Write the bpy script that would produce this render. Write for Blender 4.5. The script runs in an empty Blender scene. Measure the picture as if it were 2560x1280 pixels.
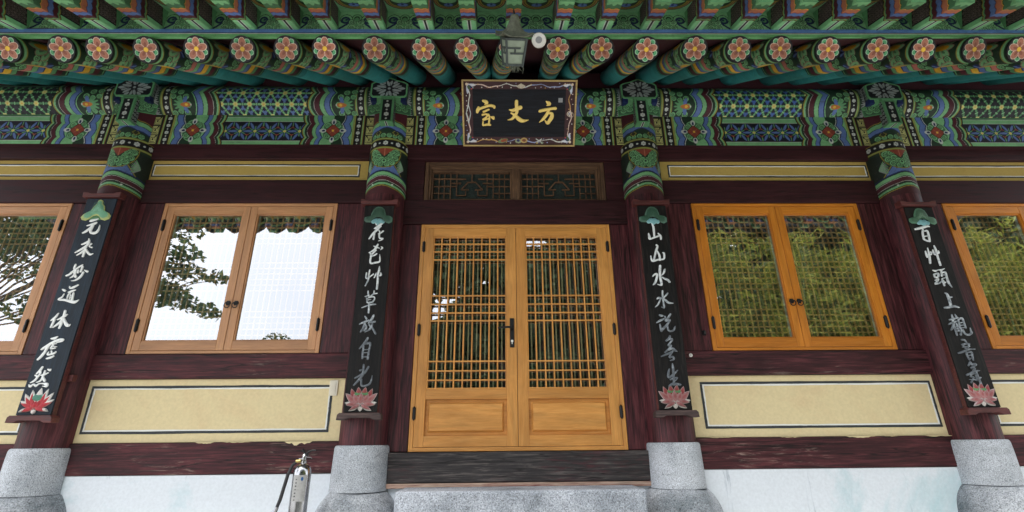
import bpy, math, random
import numpy as np
from mathutils import Matrix, Vector, noise as mnoise

sc = bpy.context.scene
col = sc.collection
random.seed(7)
rng = np.random.default_rng(11)
R = math.radians

# ------------------------------------------------------------------ camera
CX, CD, CZ = -0.1309, 4.3555, 1.5
YAW, PIT, ROL, FPX = 0.021151, 0.363078, -0.009496, 1230.0
cam_data = bpy.data.cameras.new('camera')
cam = bpy.data.objects.new('camera', cam_data)
col.objects.link(cam)
c_, s_ = math.cos(YAW), math.sin(YAW)
rgt = Vector((c_, -s_, 0)); fwh = Vector((s_, c_, 0)); up0 = Vector((0, 0, 1))
fwd = fwh * math.cos(PIT) + up0 * math.sin(PIT)
upv = up0 * math.cos(PIT) - fwh * math.sin(PIT)
X = rgt * math.cos(ROL) + upv * math.sin(ROL)
Y = -rgt * math.sin(ROL) + upv * math.cos(ROL)
Zv = -fwd
cam.matrix_world = Matrix(((X.x, Y.x, Zv.x, CX), (X.y, Y.y, Zv.y, -CD), (X.z, Y.z, Zv.z, CZ), (0, 0, 0, 1)))
cam_data.sensor_width = 36.0
cam_data.lens = FPX / 2560 * 36.0
cam_data.clip_start = 0.05
cam_data.clip_end = 3000
sc.camera = cam

# ------------------------------------------------------------------ sky, sun, exposure
SUN_EL, SUN_AZ = R(56), R(205)          # azimuth measured clockwise from +Y (the facade looks towards -Y)
world = bpy.data.worlds.new('World'); sc.world = world
world.use_nodes = True
wn = world.node_tree; wn.nodes.clear()
w_out = wn.nodes.new('ShaderNodeOutputWorld'); w_bg = wn.nodes.new('ShaderNodeBackground')
w_sky = wn.nodes.new('ShaderNodeTexSky'); w_sky.sky_type = 'NISHITA'; w_sky.sun_disc = False
w_sky.sun_elevation = SUN_EL; w_sky.sun_rotation = SUN_AZ
w_sky.air_density = 1.0; w_sky.dust_density = 3.0; w_sky.ozone_density = 1.0
# overcast: thin bright cloud veils most of the blue
w_tc = wn.nodes.new('ShaderNodeTexCoord'); w_n = wn.nodes.new('ShaderNodeTexNoise')
w_n.inputs['Scale'].default_value = 2.2; w_n.inputs['Detail'].default_value = 6
w_r = wn.nodes.new('ShaderNodeMapRange'); w_r.inputs[1].default_value = 0.25; w_r.inputs[2].default_value = 0.6
w_r.inputs[3].default_value = 0.55; w_r.inputs[4].default_value = 0.95
w_mix = wn.nodes.new('ShaderNodeMix'); w_mix.data_type = 'RGBA'
w_mix.inputs[7].default_value = (11.2, 11.6, 12.4, 1)
wn.links.new(w_tc.outputs['Generated'], w_n.inputs['Vector'])
wn.links.new(w_n.outputs['Fac'], w_r.inputs['Value'])
wn.links.new(w_r.outputs['Result'], w_mix.inputs[0])
wn.links.new(w_sky.outputs['Color'], w_mix.inputs[6])
wn.links.new(w_mix.outputs[2], w_bg.inputs['Color'])
w_bg.inputs['Strength'].default_value = 0.15
wn.links.new(w_bg.outputs['Background'], w_out.inputs['Surface'])

sd = bpy.data.lights.new('sun', 'SUN'); sun = bpy.data.objects.new('sun', sd); col.objects.link(sun)
sd.energy = 1.8; sd.angle = R(14); sd.color = (1.0, 0.97, 0.92)
sdir = Vector((math.sin(SUN_AZ) * math.cos(SUN_EL), math.cos(SUN_AZ) * math.cos(SUN_EL), math.sin(SUN_EL)))
sun.rotation_euler = (-sdir).to_track_quat('-Z', 'Y').to_euler()
sun.location = sdir * 30

sc.view_settings.view_transform = 'Standard'
sc.view_settings.look = 'None'
sc.view_settings.gamma = 1.0
sc.view_settings.exposure = 0.75
sc.cycles.max_bounces = 8
sc.cycles.transparent_max_bounces = 16
sc.cycles.caustics_reflective = False
sc.cycles.caustics_refractive = False
sc.cycles.sample_clamp_indirect = 6.0

# ------------------------------------------------------------------ helpers
def lin(r, g, b):
    f = lambda c: (c / 12.92 if c <= 0.04045 else ((c + 0.055) / 1.055) ** 2.4)
    return (f(r / 255), f(g / 255), f(b / 255))

def tag(o, label=None, cat=None, group=None, kind=None):
    if label: o['label'] = label
    if cat: o['category'] = cat
    if group: o['group'] = group
    if kind: o['kind'] = kind
    return o

def thing(name, loc=(0, 0, 0), label=None, cat=None, group=None):
    o = bpy.data.objects.new(name, None); col.objects.link(o)
    o.location = loc; o.empty_display_size = 0.1
    return tag(o, label, cat, group)

def setparent(o, p):
    o.parent = p
    m = Matrix.Identity(4); q = p
    while q is not None:
        m = q.matrix_basis.copy() @ m if q.parent is None else q.matrix_parent_inverse @ q.matrix_basis @ m
        q = q.parent
    o.matrix_parent_inverse = m.inverted()

class MB:
    """collects vertices and faces (with material index and vertex colour), then links ONE mesh object"""
    def __init__(s): s.v = []; s.f = []; s.m = []; s.c = []
    def add(s, verts, faces, mi=0, c=None):
        o = len(s.v)
        s.v.extend([tuple(p) for p in verts])
        s.c.extend([c if c is not None else (1, 1, 1)] * len(verts) if not (c is not None and isinstance(c, list)) else c)
        s.f.extend([tuple(i + o for i in f) for f in faces]); s.m.extend([mi] * len(faces))
        return s
    def box(s, x0, x1, y0, y1, z0, z1, mi=0, c=None):
        v = [(x0, y0, z0), (x1, y0, z0), (x1, y1, z0), (x0, y1, z0), (x0, y0, z1), (x1, y0, z1), (x1, y1, z1), (x0, y1, z1)]
        return s.add(v, [(0, 3, 2, 1), (4, 5, 6, 7), (0, 1, 5, 4), (1, 2, 6, 5), (2, 3, 7, 6), (3, 0, 4, 7)], mi, c)
    def prism(s, poly, fn, a, b, mi=0, c=None):
        """poly of 2D points extruded from a to b; fn(u, v, t) -> xyz"""
        n = len(poly)
        v = [fn(u, w, a) for u, w in poly] + [fn(u, w, b) for u, w in poly]
        f = [tuple(range(n)), tuple(range(2 * n - 1, n - 1, -1))]
        f += [(i, i + n, (i + 1) % n + n, (i + 1) % n) for i in range(n)]
        return s.add(v, f, mi, c)
    def tube(s, pts, rads, n=10, mi=0, c=None, cap=True):
        pts = [Vector(p) for p in pts]
        if not hasattr(rads, '__len__'): rads = [rads] * len(pts)
        v = []; f = []
        ref = None
        for i, p in enumerate(pts):
            d = (pts[min(i + 1, len(pts) - 1)] - pts[max(i - 1, 0)]).normalized()
            if ref is None:
                ref = d.orthogonal().normalized()
            ref = (ref - d * ref.dot(d)).normalized(); b = d.cross(ref)
            for k in range(n):
                a = 2 * math.pi * k / n
                v.append(p + (ref * math.cos(a) + b * math.sin(a)) * rads[i])
        for i in range(len(pts) - 1):
            for k in range(n):
                f.append((i * n + k, i * n + (k + 1) % n, (i + 1) * n + (k + 1) % n, (i + 1) * n + k))
        if cap:
            f.append(tuple(range(n - 1, -1, -1))); f.append(tuple((len(pts) - 1) * n + k for k in range(n)))
        return s.add(v, f, mi, c)
    def lathe(s, prof, cx, cy, n=32, mi=0, c=None):
        """prof: (radius, z) list"""
        v = []; f = []
        for r, z in prof:
            for k in range(n):
                a = 2 * math.pi * k / n
                v.append((cx + r * math.cos(a), cy + r * math.sin(a), z))
        for i in range(len(prof) - 1):
            for k in range(n):
                f.append((i * n + k, i * n + (k + 1) % n, (i + 1) * n + (k + 1) % n, (i + 1) * n + k))
        f.append(tuple(range(n - 1, -1, -1))); f.append(tuple((len(prof) - 1) * n + k for k in range(n)))
        return s.add(v, f, mi, c)
    def xf(s, fn):
        s.v = [tuple(fn(*p)) for p in s.v]; return s
    def build(s, name, mats, parent=None, smooth=None, bevel=0.0, seg=2, vcol=False):
        me = bpy.data.meshes.new(name)
        me.from_pydata(s.v, [], s.f)
        for m in (mats if isinstance(mats, (list, tuple)) else [mats]): me.materials.append(m)
        me.polygons.foreach_set('material_index', s.m)
        if vcol:
            at = me.color_attributes.new('Col', 'FLOAT_COLOR', 'POINT')
            at.data.foreach_set('color', np.array([(a[0], a[1], a[2], 1) for a in s.c], dtype=np.float32).ravel())
        if smooth is not None:
            me.polygons.foreach_set('use_smooth', [True] * len(me.polygons))
            me.set_sharp_from_angle(angle=R(smooth))
        me.update()
        o = bpy.data.objects.new(name, me); col.objects.link(o)
        if bevel:
            b = o.modifiers.new('bevel', 'BEVEL'); b.width = bevel; b.segments = seg; b.limit_method = 'ANGLE'; b.angle_limit = R(35)
        if parent is not None: setparent(o, parent)
        return o

def dup(o, parent, dx=0.0):
    """copy of a part with copies of its sub-parts"""
    c = o.copy(); col.objects.link(c)
    if parent is not None:
        c.parent = parent; c.matrix_parent_inverse = o.matrix_parent_inverse.copy()
    c.location = o.location + Vector((dx, 0, 0))
    for ch in o.children:
        k = ch.copy(); col.objects.link(k); k.parent = c; k.matrix_parent_inverse = ch.matrix_parent_inverse.copy()
    return c

# ------------------------------------------------------------------ materials
def newmat(name):
    m = bpy.data.materials.new(name); m.use_nodes = True
    nt = m.node_tree; b = nt.nodes['Principled BSDF']
    return m, nt, b

def node(nt, t, **kw):
    n = nt.nodes.new(t)
    for k, v in kw.items():
        if k in n.inputs: n.inputs[k].default_value = v
        else: setattr(n, k, v)
    return n

def ramp(nt, src, stops):
    r = nt.nodes.new('ShaderNodeValToRGB'); e = r.color_ramp.elements
    while len(e) < len(stops): e.new(0.5)
    for i, (p, c) in enumerate(stops):
        e[i].position = p; e[i].color = (c[0], c[1], c[2], 1)
    nt.links.new(src, r.inputs['Fac']); return r

def mixc(nt, fac, a, b, mode='MIX'):
    m = nt.nodes.new('ShaderNodeMix'); m.data_type = 'RGBA'; m.blend_type = mode
    for i, x in ((0, fac), (6, a), (7, b)):
        if hasattr(x, 'is_output') or hasattr(x, 'links'): nt.links.new(x, m.inputs[i])
        elif i == 0: m.inputs[0].default_value = x
        else: m.inputs[i].default_value = (x[0], x[1], x[2], 1)
    return m.outputs[2]

def coords(nt, scale, kind='Object', rot=(0, 0, 0)):
    t = nt.nodes.new('ShaderNodeTexCoord'); m = nt.nodes.new('ShaderNodeMapping')
    m.inputs['Scale'].default_value = scale; m.inputs['Rotation'].default_value = rot
    nt.links.new(t.outputs[kind], m.inputs['Vector']); return m.outputs['Vector']

def noise(nt, vec, scale, detail=5, rough=0.6, dist=0.0):
    n = node(nt, 'ShaderNodeTexNoise', Scale=scale, Detail=detail, Roughness=rough, Distortion=dist)
    nt.links.new(vec, n.inputs['Vector']); return n.outputs['Fac']

def bump(nt, b, h, strength, dist=0.003):
    n = node(nt, 'ShaderNodeBump', Strength=strength, Distance=dist)
    nt.links.new(h, n.inputs['Height']); nt.links.new(n.outputs['Normal'], b.inputs['Normal'])

def mrange(nt, src, a, b, c=0.0, d=1.0):
    n = nt.nodes.new('ShaderNodeMapRange')
    for i, x in enumerate((a, b, c, d)): n.inputs[i + 1].default_value = x
    nt.links.new(src, n.inputs['Value']); return n.outputs['Result']

def wood(name, base, dark, light, axis='x', grain=1.0, rough=0.55, scuff=None, scuff_amt=(0.62, 0.72), blotch=0.5, crack=0.0, bstr=0.35, spec=0.5, isl=0.6):
    """timber with the grain running along one axis; scuff = colour of worn scratches"""
    m, nt, b = newmat(name)
    st = {'x': (0.6, 9, 9), 'y': (9, 0.6, 9), 'z': (9, 9, 0.6)}[axis]
    v = coords(nt, st)
    g1 = noise(nt, v, 6.0 * grain, 8, 0.65, 0.4)
    v2 = coords(nt, {'x': (0.35, 2.2, 2.2), 'y': (2.2, 0.35, 2.2), 'z': (2.2, 2.2, 0.35)}[axis])
    g2 = noise(nt, v2, 2.0 * grain, 5, 0.6, 1.2)
    r1 = ramp(nt, g1, [(0.31, dark), (0.5, base), (0.70, light)])
    r2 = ramp(nt, g2, [(0.3, tuple(a * (1 - blotch) for a in (1, 1, 1))), (0.62, (1.12, 1.12, 1.12))])
    c = mixc(nt, 0.85, r1.outputs['Color'], r2.outputs['Color'], 'MULTIPLY')
    ge = node(nt, 'ShaderNodeNewGeometry')
    ri = ramp(nt, ge.outputs['Random Per Island'], [(0.0, (0.82, 0.80, 0.77)), (0.5, (1.0, 1.0, 1.0)), (1.0, (1.10, 1.12, 1.15))])
    c = mixc(nt, isl, c, ri.outputs['Color'], 'MULTIPLY')
    if scuff:
        v3 = coords(nt, {'x': (1.5, 14, 14), 'y': (14, 1.5, 14), 'z': (14, 14, 1.5)}[axis])
        g3 = noise(nt, v3, 2.6, 9, 0.75, 0.8)
        g4 = noise(nt, coords(nt, (1.2, 1.2, 1.2)), 1.6, 3, 0.5)
        f = node(nt, 'ShaderNodeMath', operation='MULTIPLY')
        nt.links.new(mrange(nt, g3, *scuff_amt), f.inputs[0]); nt.links.new(mrange(nt, g4, 0.5, 0.68), f.inputs[1])
        c = mixc(nt, f.outputs[0], c, scuff)
    if crack:
        v4 = coords(nt, {'x': (0.25, 7, 7), 'y': (7, 0.25, 7), 'z': (7, 7, 0.25)}[axis])
        g5 = noise(nt, v4, 2.0, 4, 0.5, 0.3)
        k = node(nt, 'ShaderNodeMath', operation='SUBTRACT'); nt.links.new(g5, k.inputs[0]); k.inputs[1].default_value = 0.5
        a = node(nt, 'ShaderNodeMath', operation='ABSOLUTE'); nt.links.new(k.outputs[0], a.inputs[0])
        c = mixc(nt, mrange(nt, a.outputs[0], 0.0, 0.018, crack, 0.0), c, (0.006, 0.004, 0.004))
    nt.links.new(c, b.inputs['Base Color'])
    nt.links.new(mrange(nt, g1, 0.3, 0.7, rough - 0.1, rough + 0.15), b.inputs['Roughness'])
    b.inputs['Specular IOR Level'].default_value = spec
    bump(nt, b, g1, bstr, 0.002)
    return m

def plain(name, c, rough=0.5, metal=0.0, var=0.15, scale=12.0, spec=0.5, bstr=0.0):
    m, nt, b = newmat(name)
    g = noise(nt, coords(nt, (1, 1, 1)), scale, 6, 0.65)
    r = ramp(nt, g, [(0.3, tuple(a * (1 - var) for a in c)), (0.7, tuple(min(1, a * (1 + var)) for a in c))])
    nt.links.new(r.outputs['Color'], b.inputs['Base Color'])
    b.inputs['Metallic'].default_value = metal
    b.inputs['Specular IOR Level'].default_value = spec
    nt.links.new(mrange(nt, g, 0.3, 0.7, max(0.02, rough - 0.08), rough + 0.1), b.inputs['Roughness'])
    if bstr: bump(nt, b, g, bstr, 0.002)
    return m

def painted(name, rough=0.6, wear=0.65, dirt=(0.05, 0.045, 0.04)):
    """brush-painted timber; the pattern itself is the mesh's colour attribute"""
    m, nt, b = newmat(name)
    a = node(nt, 'ShaderNodeAttribute', attribute_name='Col')
    oi = node(nt, 'ShaderNodeObjectInfo'); vs = node(nt, 'ShaderNodeVectorMath', operation='SCALE'); vs.inputs[0].default_value = (37, 23, 11)
    nt.links.new(oi.outputs['Random'], vs.inputs['Scale'])
    def off(v):
        a_ = node(nt, 'ShaderNodeVectorMath', operation='ADD'); nt.links.new(v, a_.inputs[0]); nt.links.new(vs.outputs[0], a_.inputs[1]); return a_.outputs[0]
    v = off(coords(nt, (1, 1, 1)))
    n1 = noise(nt, v, 9.0, 7, 0.7); n2 = noise(nt, v, 70.0, 4, 0.6); n3 = noise(nt, off(coords(nt, (1, 6, 6))), 5.0, 8, 0.75)
    r1 = ramp(nt, n1, [(0.25, (0.72, 0.72, 0.72)), (0.7, (1.1, 1.1, 1.1))])
    c = mixc(nt, 1.0, a.outputs['Color'], r1.outputs['Color'], 'MULTIPLY')
    r2 = ramp(nt, n2, [(0.3, (0.82, 0.82, 0.82)), (0.7, (1.1, 1.1, 1.1))])
    c = mixc(nt, 0.7, c, r2.outputs['Color'], 'MULTIPLY')
    r3 = ramp(nt, oi.outputs['Random'], [(0.0, (0.66, 0.64, 0.61)), (1.0, (1.08, 1.06, 1.06))])
    c = mixc(nt, 1.0, c, r3.outputs['Color'], 'MULTIPLY')
    c = mixc(nt, mrange(nt, n3, 0.55, 0.75, 0.0, wear), c, dirt)
    nt.links.new(c, b.inputs['Base Color'])
    b.inputs['Roughness'].default_value = rough
    b.inputs['Specular IOR Level'].default_value = 0.35
    bump(nt, b, n2, 0.15, 0.001)
    return m

M = {}
PL = lin(75, 35, 40); PLd = lin(34, 17, 20); PLl = lin(108, 58, 61)
SCF = lin(150, 132, 128)
M['plum_x'] = wood('plum_timber_horizontal', PL, PLd, PLl, 'x', 1.0, 0.5, SCF, (0.64, 0.78), 0.55, 0.9, spec=0.3)
M['plum_z'] = wood('plum_timber_upright', PL, PLd, PLl, 'z', 1.0, 0.5, SCF, (0.64, 0.78), 0.55, 0.9, spec=0.3)
M['plum_worn'] = wood('plum_timber_worn_low', PL, PLd, PLl, 'x', 1.0, 0.6, lin(168, 148, 136), (0.54, 0.68), 0.65, 1.0, spec=0.3)
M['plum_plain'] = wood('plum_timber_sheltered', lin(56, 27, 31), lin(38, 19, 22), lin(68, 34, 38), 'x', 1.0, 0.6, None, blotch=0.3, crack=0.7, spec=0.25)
M['red_brown'] = wood('red_brown_trim', lin(92, 44, 42), lin(62, 29, 30), lin(116, 62, 58), 'x', 1.5, 0.55, SCF, (0.7, 0.8))
M['weathered'] = wood('weathered_grey_sill', lin(58, 54, 54), lin(24, 21, 22), lin(116, 108, 104), 'x', 1.1, 0.75, PL, (0.5, 0.62), 0.6, 1.0, 0.7)
M['dark_cap'] = wood('weathered_dark_cap', lin(70, 54, 52), lin(34, 27, 27), lin(104, 86, 80), 'x', 1.3, 0.7, lin(120, 64, 60), (0.6, 0.75))
M['raw_strip'] = wood('bare_pink_timber_edge', lin(190, 158, 140), lin(126, 70, 66), lin(214, 190, 170), 'x', 1.2, 0.7)
def honey(k, c, d, l):
    M[k + '_x'] = wood(k + '_rail', c, d, l, 'x', 1.6, 0.42, lin(120, 84, 52), (0.66, 0.9), blotch=0.3, bstr=0.15, isl=1.0)
    M[k + '_z'] = wood(k + '_stile', c, d, l, 'z', 1.6, 0.42, lin(120, 84, 52), (0.66, 0.9), blotch=0.3, bstr=0.15, isl=1.0)
honey('pale_oak', lin(190, 137, 92), lin(178, 124, 82), lin(200, 149, 104))
honey('honey_oak', lin(206, 144, 72), lin(194, 130, 62), lin(216, 157, 84))
honey('amber_oak', lin(200, 123, 38), lin(188, 110, 30), lin(210, 136, 48))
M['old_oak_x'] = wood('old_oak_rail', lin(96, 70, 50), lin(60, 43, 32), lin(122, 92, 64), 'x', 1.6, 0.6)
M['old_oak_z'] = wood('old_oak_stile', lin(96, 70, 50), lin(60, 43, 32), lin(122, 92, 64), 'z', 1.6, 0.6)
M['lattice'] = wood('lattice_bar_brown', lin(196, 156, 104), lin(166, 126, 78), lin(214, 176, 124), 'z', 2.0, 0.55)
M['board_blue'] = wood('couplet_board_slate', lin(30, 42, 54), lin(20, 29, 38), lin(46, 60, 74), 'z', 1.4, 0.5, lin(110, 130, 150), (0.7, 0.85), spec=0.25)
M['board_black'] = wood('couplet_board_black', lin(26, 25, 25), lin(14, 14, 15), lin(50, 46, 43), 'z', 1.6, 0.6, lin(110, 100, 90), (0.68, 0.85), 0.5, spec=0.2)
M['plaque_black'] = wood('name_board_black', lin(26, 28, 34), lin(14, 15, 19), lin(36, 40, 47), 'x', 1.2, 0.5, spec=0.15)

def granite(name, c, sp=1.0, stain=0.4, bs=0.5):
    m, nt, b = newmat(name)
    v = coords(nt, (1, 1, 1))
    n1 = noise(nt, v, 150.0 * sp, 3, 0.7); n2 = noise(nt, v, 2.2, 5, 0.6); n3 = noise(nt, v, 60 * sp, 4, 0.7)
    r = ramp(nt, n1, [(0.36, tuple(a * 0.30 for a in c)), (0.46, tuple(a * 0.85 for a in c)), (0.58, c), (0.66, tuple(min(1, a * 1.5) for a in c))])
    r2 = ramp(nt, n2, [(0.3, tuple(1 - stain * k for k in (1.05, 1.0, 0.98))), (0.6, (1.06, 1.06, 1.06))])
    cc = mixc(nt, 1.0, r.outputs['Color'], r2.outputs['Color'], 'MULTIPLY')
    n4 = noise(nt, coords(nt, (1, 1, 1.6)), 5.5, 8, 0.7, 0.6)
    cc = mixc(nt, mrange(nt, n4, 0.56, 0.72, 0.0, 0.75 * stain), cc, (0.075, 0.078, 0.07))
    nt.links.new(cc, b.inputs['Base Color']); b.inputs['Roughness'].default_value = 0.85
    h = node(nt, 'ShaderNodeMath', operation='ADD'); nt.links.new(n3, h.inputs[0]); nt.links.new(n1, h.inputs[1])
    bump(nt, b, h.outputs[0], bs, 0.004)
    return m
M['granite'] = granite('granite_fine', (0.52, 0.55, 0.59))
M['granite_rough'] = granite('granite_rough', (0.46, 0.485, 0.52), 0.7, 0.75, 0.9)
M['granite_step'] = granite('granite_step', (0.43, 0.46, 0.51), 0.8, 0.6, 0.9)

def plaster(name, c, stain, amt, scale=1.3, extra=None):
    m, nt, b = newmat(name)
    v = coords(nt, (1, 1, 1))
    n1 = noise(nt, v, scale, 7, 0.65, 0.6); n2 = noise(nt, v, 45, 5, 0.6); n3 = noise(nt, coords(nt, (3, 3, 0.7)), 1.7, 7, 0.7, 0.8)
    cc = mixc(nt, mrange(nt, n1, 0.52, 0.72, 0.0, amt), c, stain)
    if extra: cc = mixc(nt, mrange(nt, n3, 0.6, 0.74, 0.0, 0.8), cc, extra)
    r2 = ramp(nt, n2, [(0.3, (0.93, 0.93, 0.93)), (0.7, (1.04, 1.04, 1.04))])
    cc = mixc(nt, 1.0, cc, r2.outputs['Color'], 'MULTIPLY')
    nt.links.new(cc, b.inputs['Base Color']); b.inputs['Roughness'].default_value = 0.85
    bump(nt, b, n2, 0.25, 0.002)
    return m
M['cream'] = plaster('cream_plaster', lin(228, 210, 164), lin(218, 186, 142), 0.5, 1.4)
M['cream_shaded'] = plaster('cream_plaster_upper_shaded', lin(186, 160, 86), lin(172, 142, 72), 0.6, 1.6)  # the panel plaster again, darkened to carry the shade under the eaves
M['white_base'] = plaster('whitewash', lin(226, 232, 238), lin(176, 208, 214), 0.9, 1.3, lin(126, 142, 156))
M['line_dark'] = plain('painted_line_dark', lin(52, 56, 58), 0.7, var=0.3, scale=20)
M['line_white'] = plain('painted_line_white', lin(236, 236, 230), 0.7, var=0.06)
M['iron'] = plain('black_iron', (0.012, 0.012, 0.013), 0.42, 0.4, spec=0.6)
M['steel'] = plain('brushed_steel', (0.42, 0.42, 0.43), 0.22, 1.0, var=0.2, scale=5)
M['rubber'] = plain('black_rubber', (0.018, 0.018, 0.02), 0.6)
M['white_plastic'] = plain('white_plastic', (0.78, 0.77, 0.72), 0.4, var=0.05)
M['grey_plastic'] = plain('grey_plastic', (0.30, 0.31, 0.32), 0.5, var=0.05)
M['switch_plastic'] = plain('switch_plastic', lin(226, 218, 198), 0.4, var=0.05)
M['brass'] = plain('brass_part', (0.55, 0.42, 0.16), 0.35, 0.9)
M['lantern_metal'] = plain('lantern_tin', lin(84, 88, 74), 0.7, 0.1, var=0.5, scale=30, bstr=0.4)
M['lantern_frame'] = plain('lantern_dark_metal', lin(62, 70, 68), 0.6, 0.2, var=0.5, scale=25)
M['lantern_glass'] = plain('lantern_milky_glass', lin(130, 142, 124), 0.5, 0.0, var=0.25, scale=9)
M['gold'] = plain('gilt_lettering', lin(252, 216, 122), 0.5, 0.0, var=0.12, scale=60)
M['white_letter'] = plain('white_lettering', lin(240, 242, 240), 0.6, var=0.08, scale=40)

def worn_letter():
    m, nt, b = newmat('worn_silver_lettering')
    t = node(nt, 'ShaderNodeTexCoord'); sx = node(nt, 'ShaderNodeSeparateXYZ'); nt.links.new(t.outputs['Object'], sx.inputs[0])
    g = noise(nt, t.outputs['Object'], 34.0, 6, 0.7); g2 = noise(nt, t.outputs['Object'], 5.0, 3, 0.5)
    a = node(nt, 'ShaderNodeMath', operation='ADD'); nt.links.new(g, a.inputs[0]); nt.links.new(mrange(nt, g2, 0.3, 0.7, -0.06, 0.06), a.inputs[1])
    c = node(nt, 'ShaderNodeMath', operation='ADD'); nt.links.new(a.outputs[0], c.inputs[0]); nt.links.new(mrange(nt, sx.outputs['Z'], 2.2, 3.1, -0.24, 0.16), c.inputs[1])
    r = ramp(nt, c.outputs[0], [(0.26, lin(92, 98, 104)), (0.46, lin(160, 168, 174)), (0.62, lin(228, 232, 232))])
    nt.links.new(r.outputs['Color'], b.inputs['Base Color']); b.inputs['Roughness'].default_value = 0.5
    return m
M['grey_letter'] = worn_letter()
M['gold_frame'] = wood('gilt_frame_edge', lin(180, 152, 92), lin(150, 122, 66), lin(200, 174, 114), 'x', 1.4, 0.5)
M['reflection_pale'] = plain('lattice_reflection_pale', lin(226, 214, 168), 0.6)  # colour of the bars that imitate the door lattice's reflection
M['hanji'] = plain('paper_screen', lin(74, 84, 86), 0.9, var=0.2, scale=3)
M['room_shade'] = plain('painted_room_shade', (0.012, 0.012, 0.012), 0.9)  # near-black colour holds the darkness of the unlit room
M['old_glass_back'] = plain('frosted_dark_glass', lin(44, 54, 52), 0.35, var=0.6, scale=60, bstr=0.8)
M['tile'] = plain('grey_roof_tile', lin(70, 72, 74), 0.7, var=0.3)
M['paint'] = painted('painted_pattern')
M['paint_clean'] = painted('painted_carving', 0.55, 0.25)
M['teal_soffit'] = plain('plum_soffit_board', lin(72, 34, 42), 0.75, var=0.25, scale=4)
M['ground'] = plain('pale_gravel_court', (0.50, 0.485, 0.45), 0.95, var=0.25, scale=40, bstr=0.5)
M['terrace'] = granite('terrace_stone', (0.62, 0.61, 0.58), 0.4, 0.3)
M['hill'] = plain('wooded_hill', (0.05, 0.085, 0.05), 0.95, var=0.6, scale=0.2)

def glass(name, ior):
    m, nt, b = newmat(name); nt.nodes.remove(b)
    o = nt.nodes['Material Output']
    t = node(nt, 'ShaderNodeBsdfTransparent'); t.inputs['Color'].default_value = (0.93, 0.95, 0.94, 1)
    g = node(nt, 'ShaderNodeBsdfGlossy'); g.inputs['Roughness'].default_value = 0.0; g.inputs['Color'].default_value = (0.97, 0.98, 1.0, 1)
    f = node(nt, 'ShaderNodeLayerWeight', Blend=ior)
    n = noise(nt, coords(nt, (1, 1, 1)), 2.2, 2, 0.4)
    bp = node(nt, 'ShaderNodeBump', Strength=0.035, Distance=0.02); nt.links.new(n, bp.inputs['Height']); nt.links.new(bp.outputs['Normal'], g.inputs['Normal'])
    mx = node(nt, 'ShaderNodeMixShader')
    gm = node(nt, 'ShaderNodeNewGeometry'); iv = node(nt, 'ShaderNodeMath', operation='SUBTRACT'); iv.inputs[0].default_value = 1.0
    nt.links.new(gm.outputs['Backfacing'], iv.inputs[1])
    ml = node(nt, 'ShaderNodeMath', operation='MULTIPLY'); nt.links.new(mrange(nt, f.outputs['Facing'], 0.0, 1.0, 0.34, 0.62), ml.inputs[0]); nt.links.new(iv.outputs[0], ml.inputs[1])
    nt.links.new(ml.outputs[0], mx.inputs[0]); nt.links.new(t.outputs[0], mx.inputs[1]); nt.links.new(g.outputs[0], mx.inputs[2])
    nt.links.new(mx.outputs[0], o.inputs['Surface'])
    return m
M['glass'] = glass('coated_window_glass', 0.3)

def leafmat(name, c, var=0.4):
    m, nt, b = newmat(name)
    oi = node(nt, 'ShaderNodeNewGeometry')
    r = ramp(nt, oi.outputs['Random Per Island'], [(0.0, tuple(a * (1 - var) for a in c)), (1.0, tuple(a * (1 + var) for a in c))])
    nt.links.new(r.outputs['Color'], b.inputs['Base Color']); b.inputs['Roughness'].default_value = 0.55
    tr = node(nt, 'ShaderNodeBsdfTranslucent'); nt.links.new(r.outputs['Color'], tr.inputs['Color'])
    mx = node(nt, 'ShaderNodeMixShader'); mx.inputs[0].default_value = 0.35
    o = nt.nodes['Material Output']
    nt.links.new(b.outputs[0], mx.inputs[1]); nt.links.new(tr.outputs[0], mx.inputs[2]); nt.links.new(mx.outputs[0], o.inputs['Surface'])
    return m
M['leaf_dark'] = leafmat('dark_leaf', (0.07, 0.115, 0.045), 0.6)
M['leaf_conifer'] = leafmat('conifer_leaf', (0.075, 0.12, 0.055), 0.7)
M['leaf_bamboo'] = leafmat('bamboo_leaf', (0.27, 0.30, 0.045), 0.55)
M['bark'] = plain('bark', (0.09, 0.065, 0.045), 0.9, var=0.4, bstr=0.5)
M['culm'] = plain('bamboo_culm', (0.16, 0.2, 0.05), 0.5)
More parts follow.
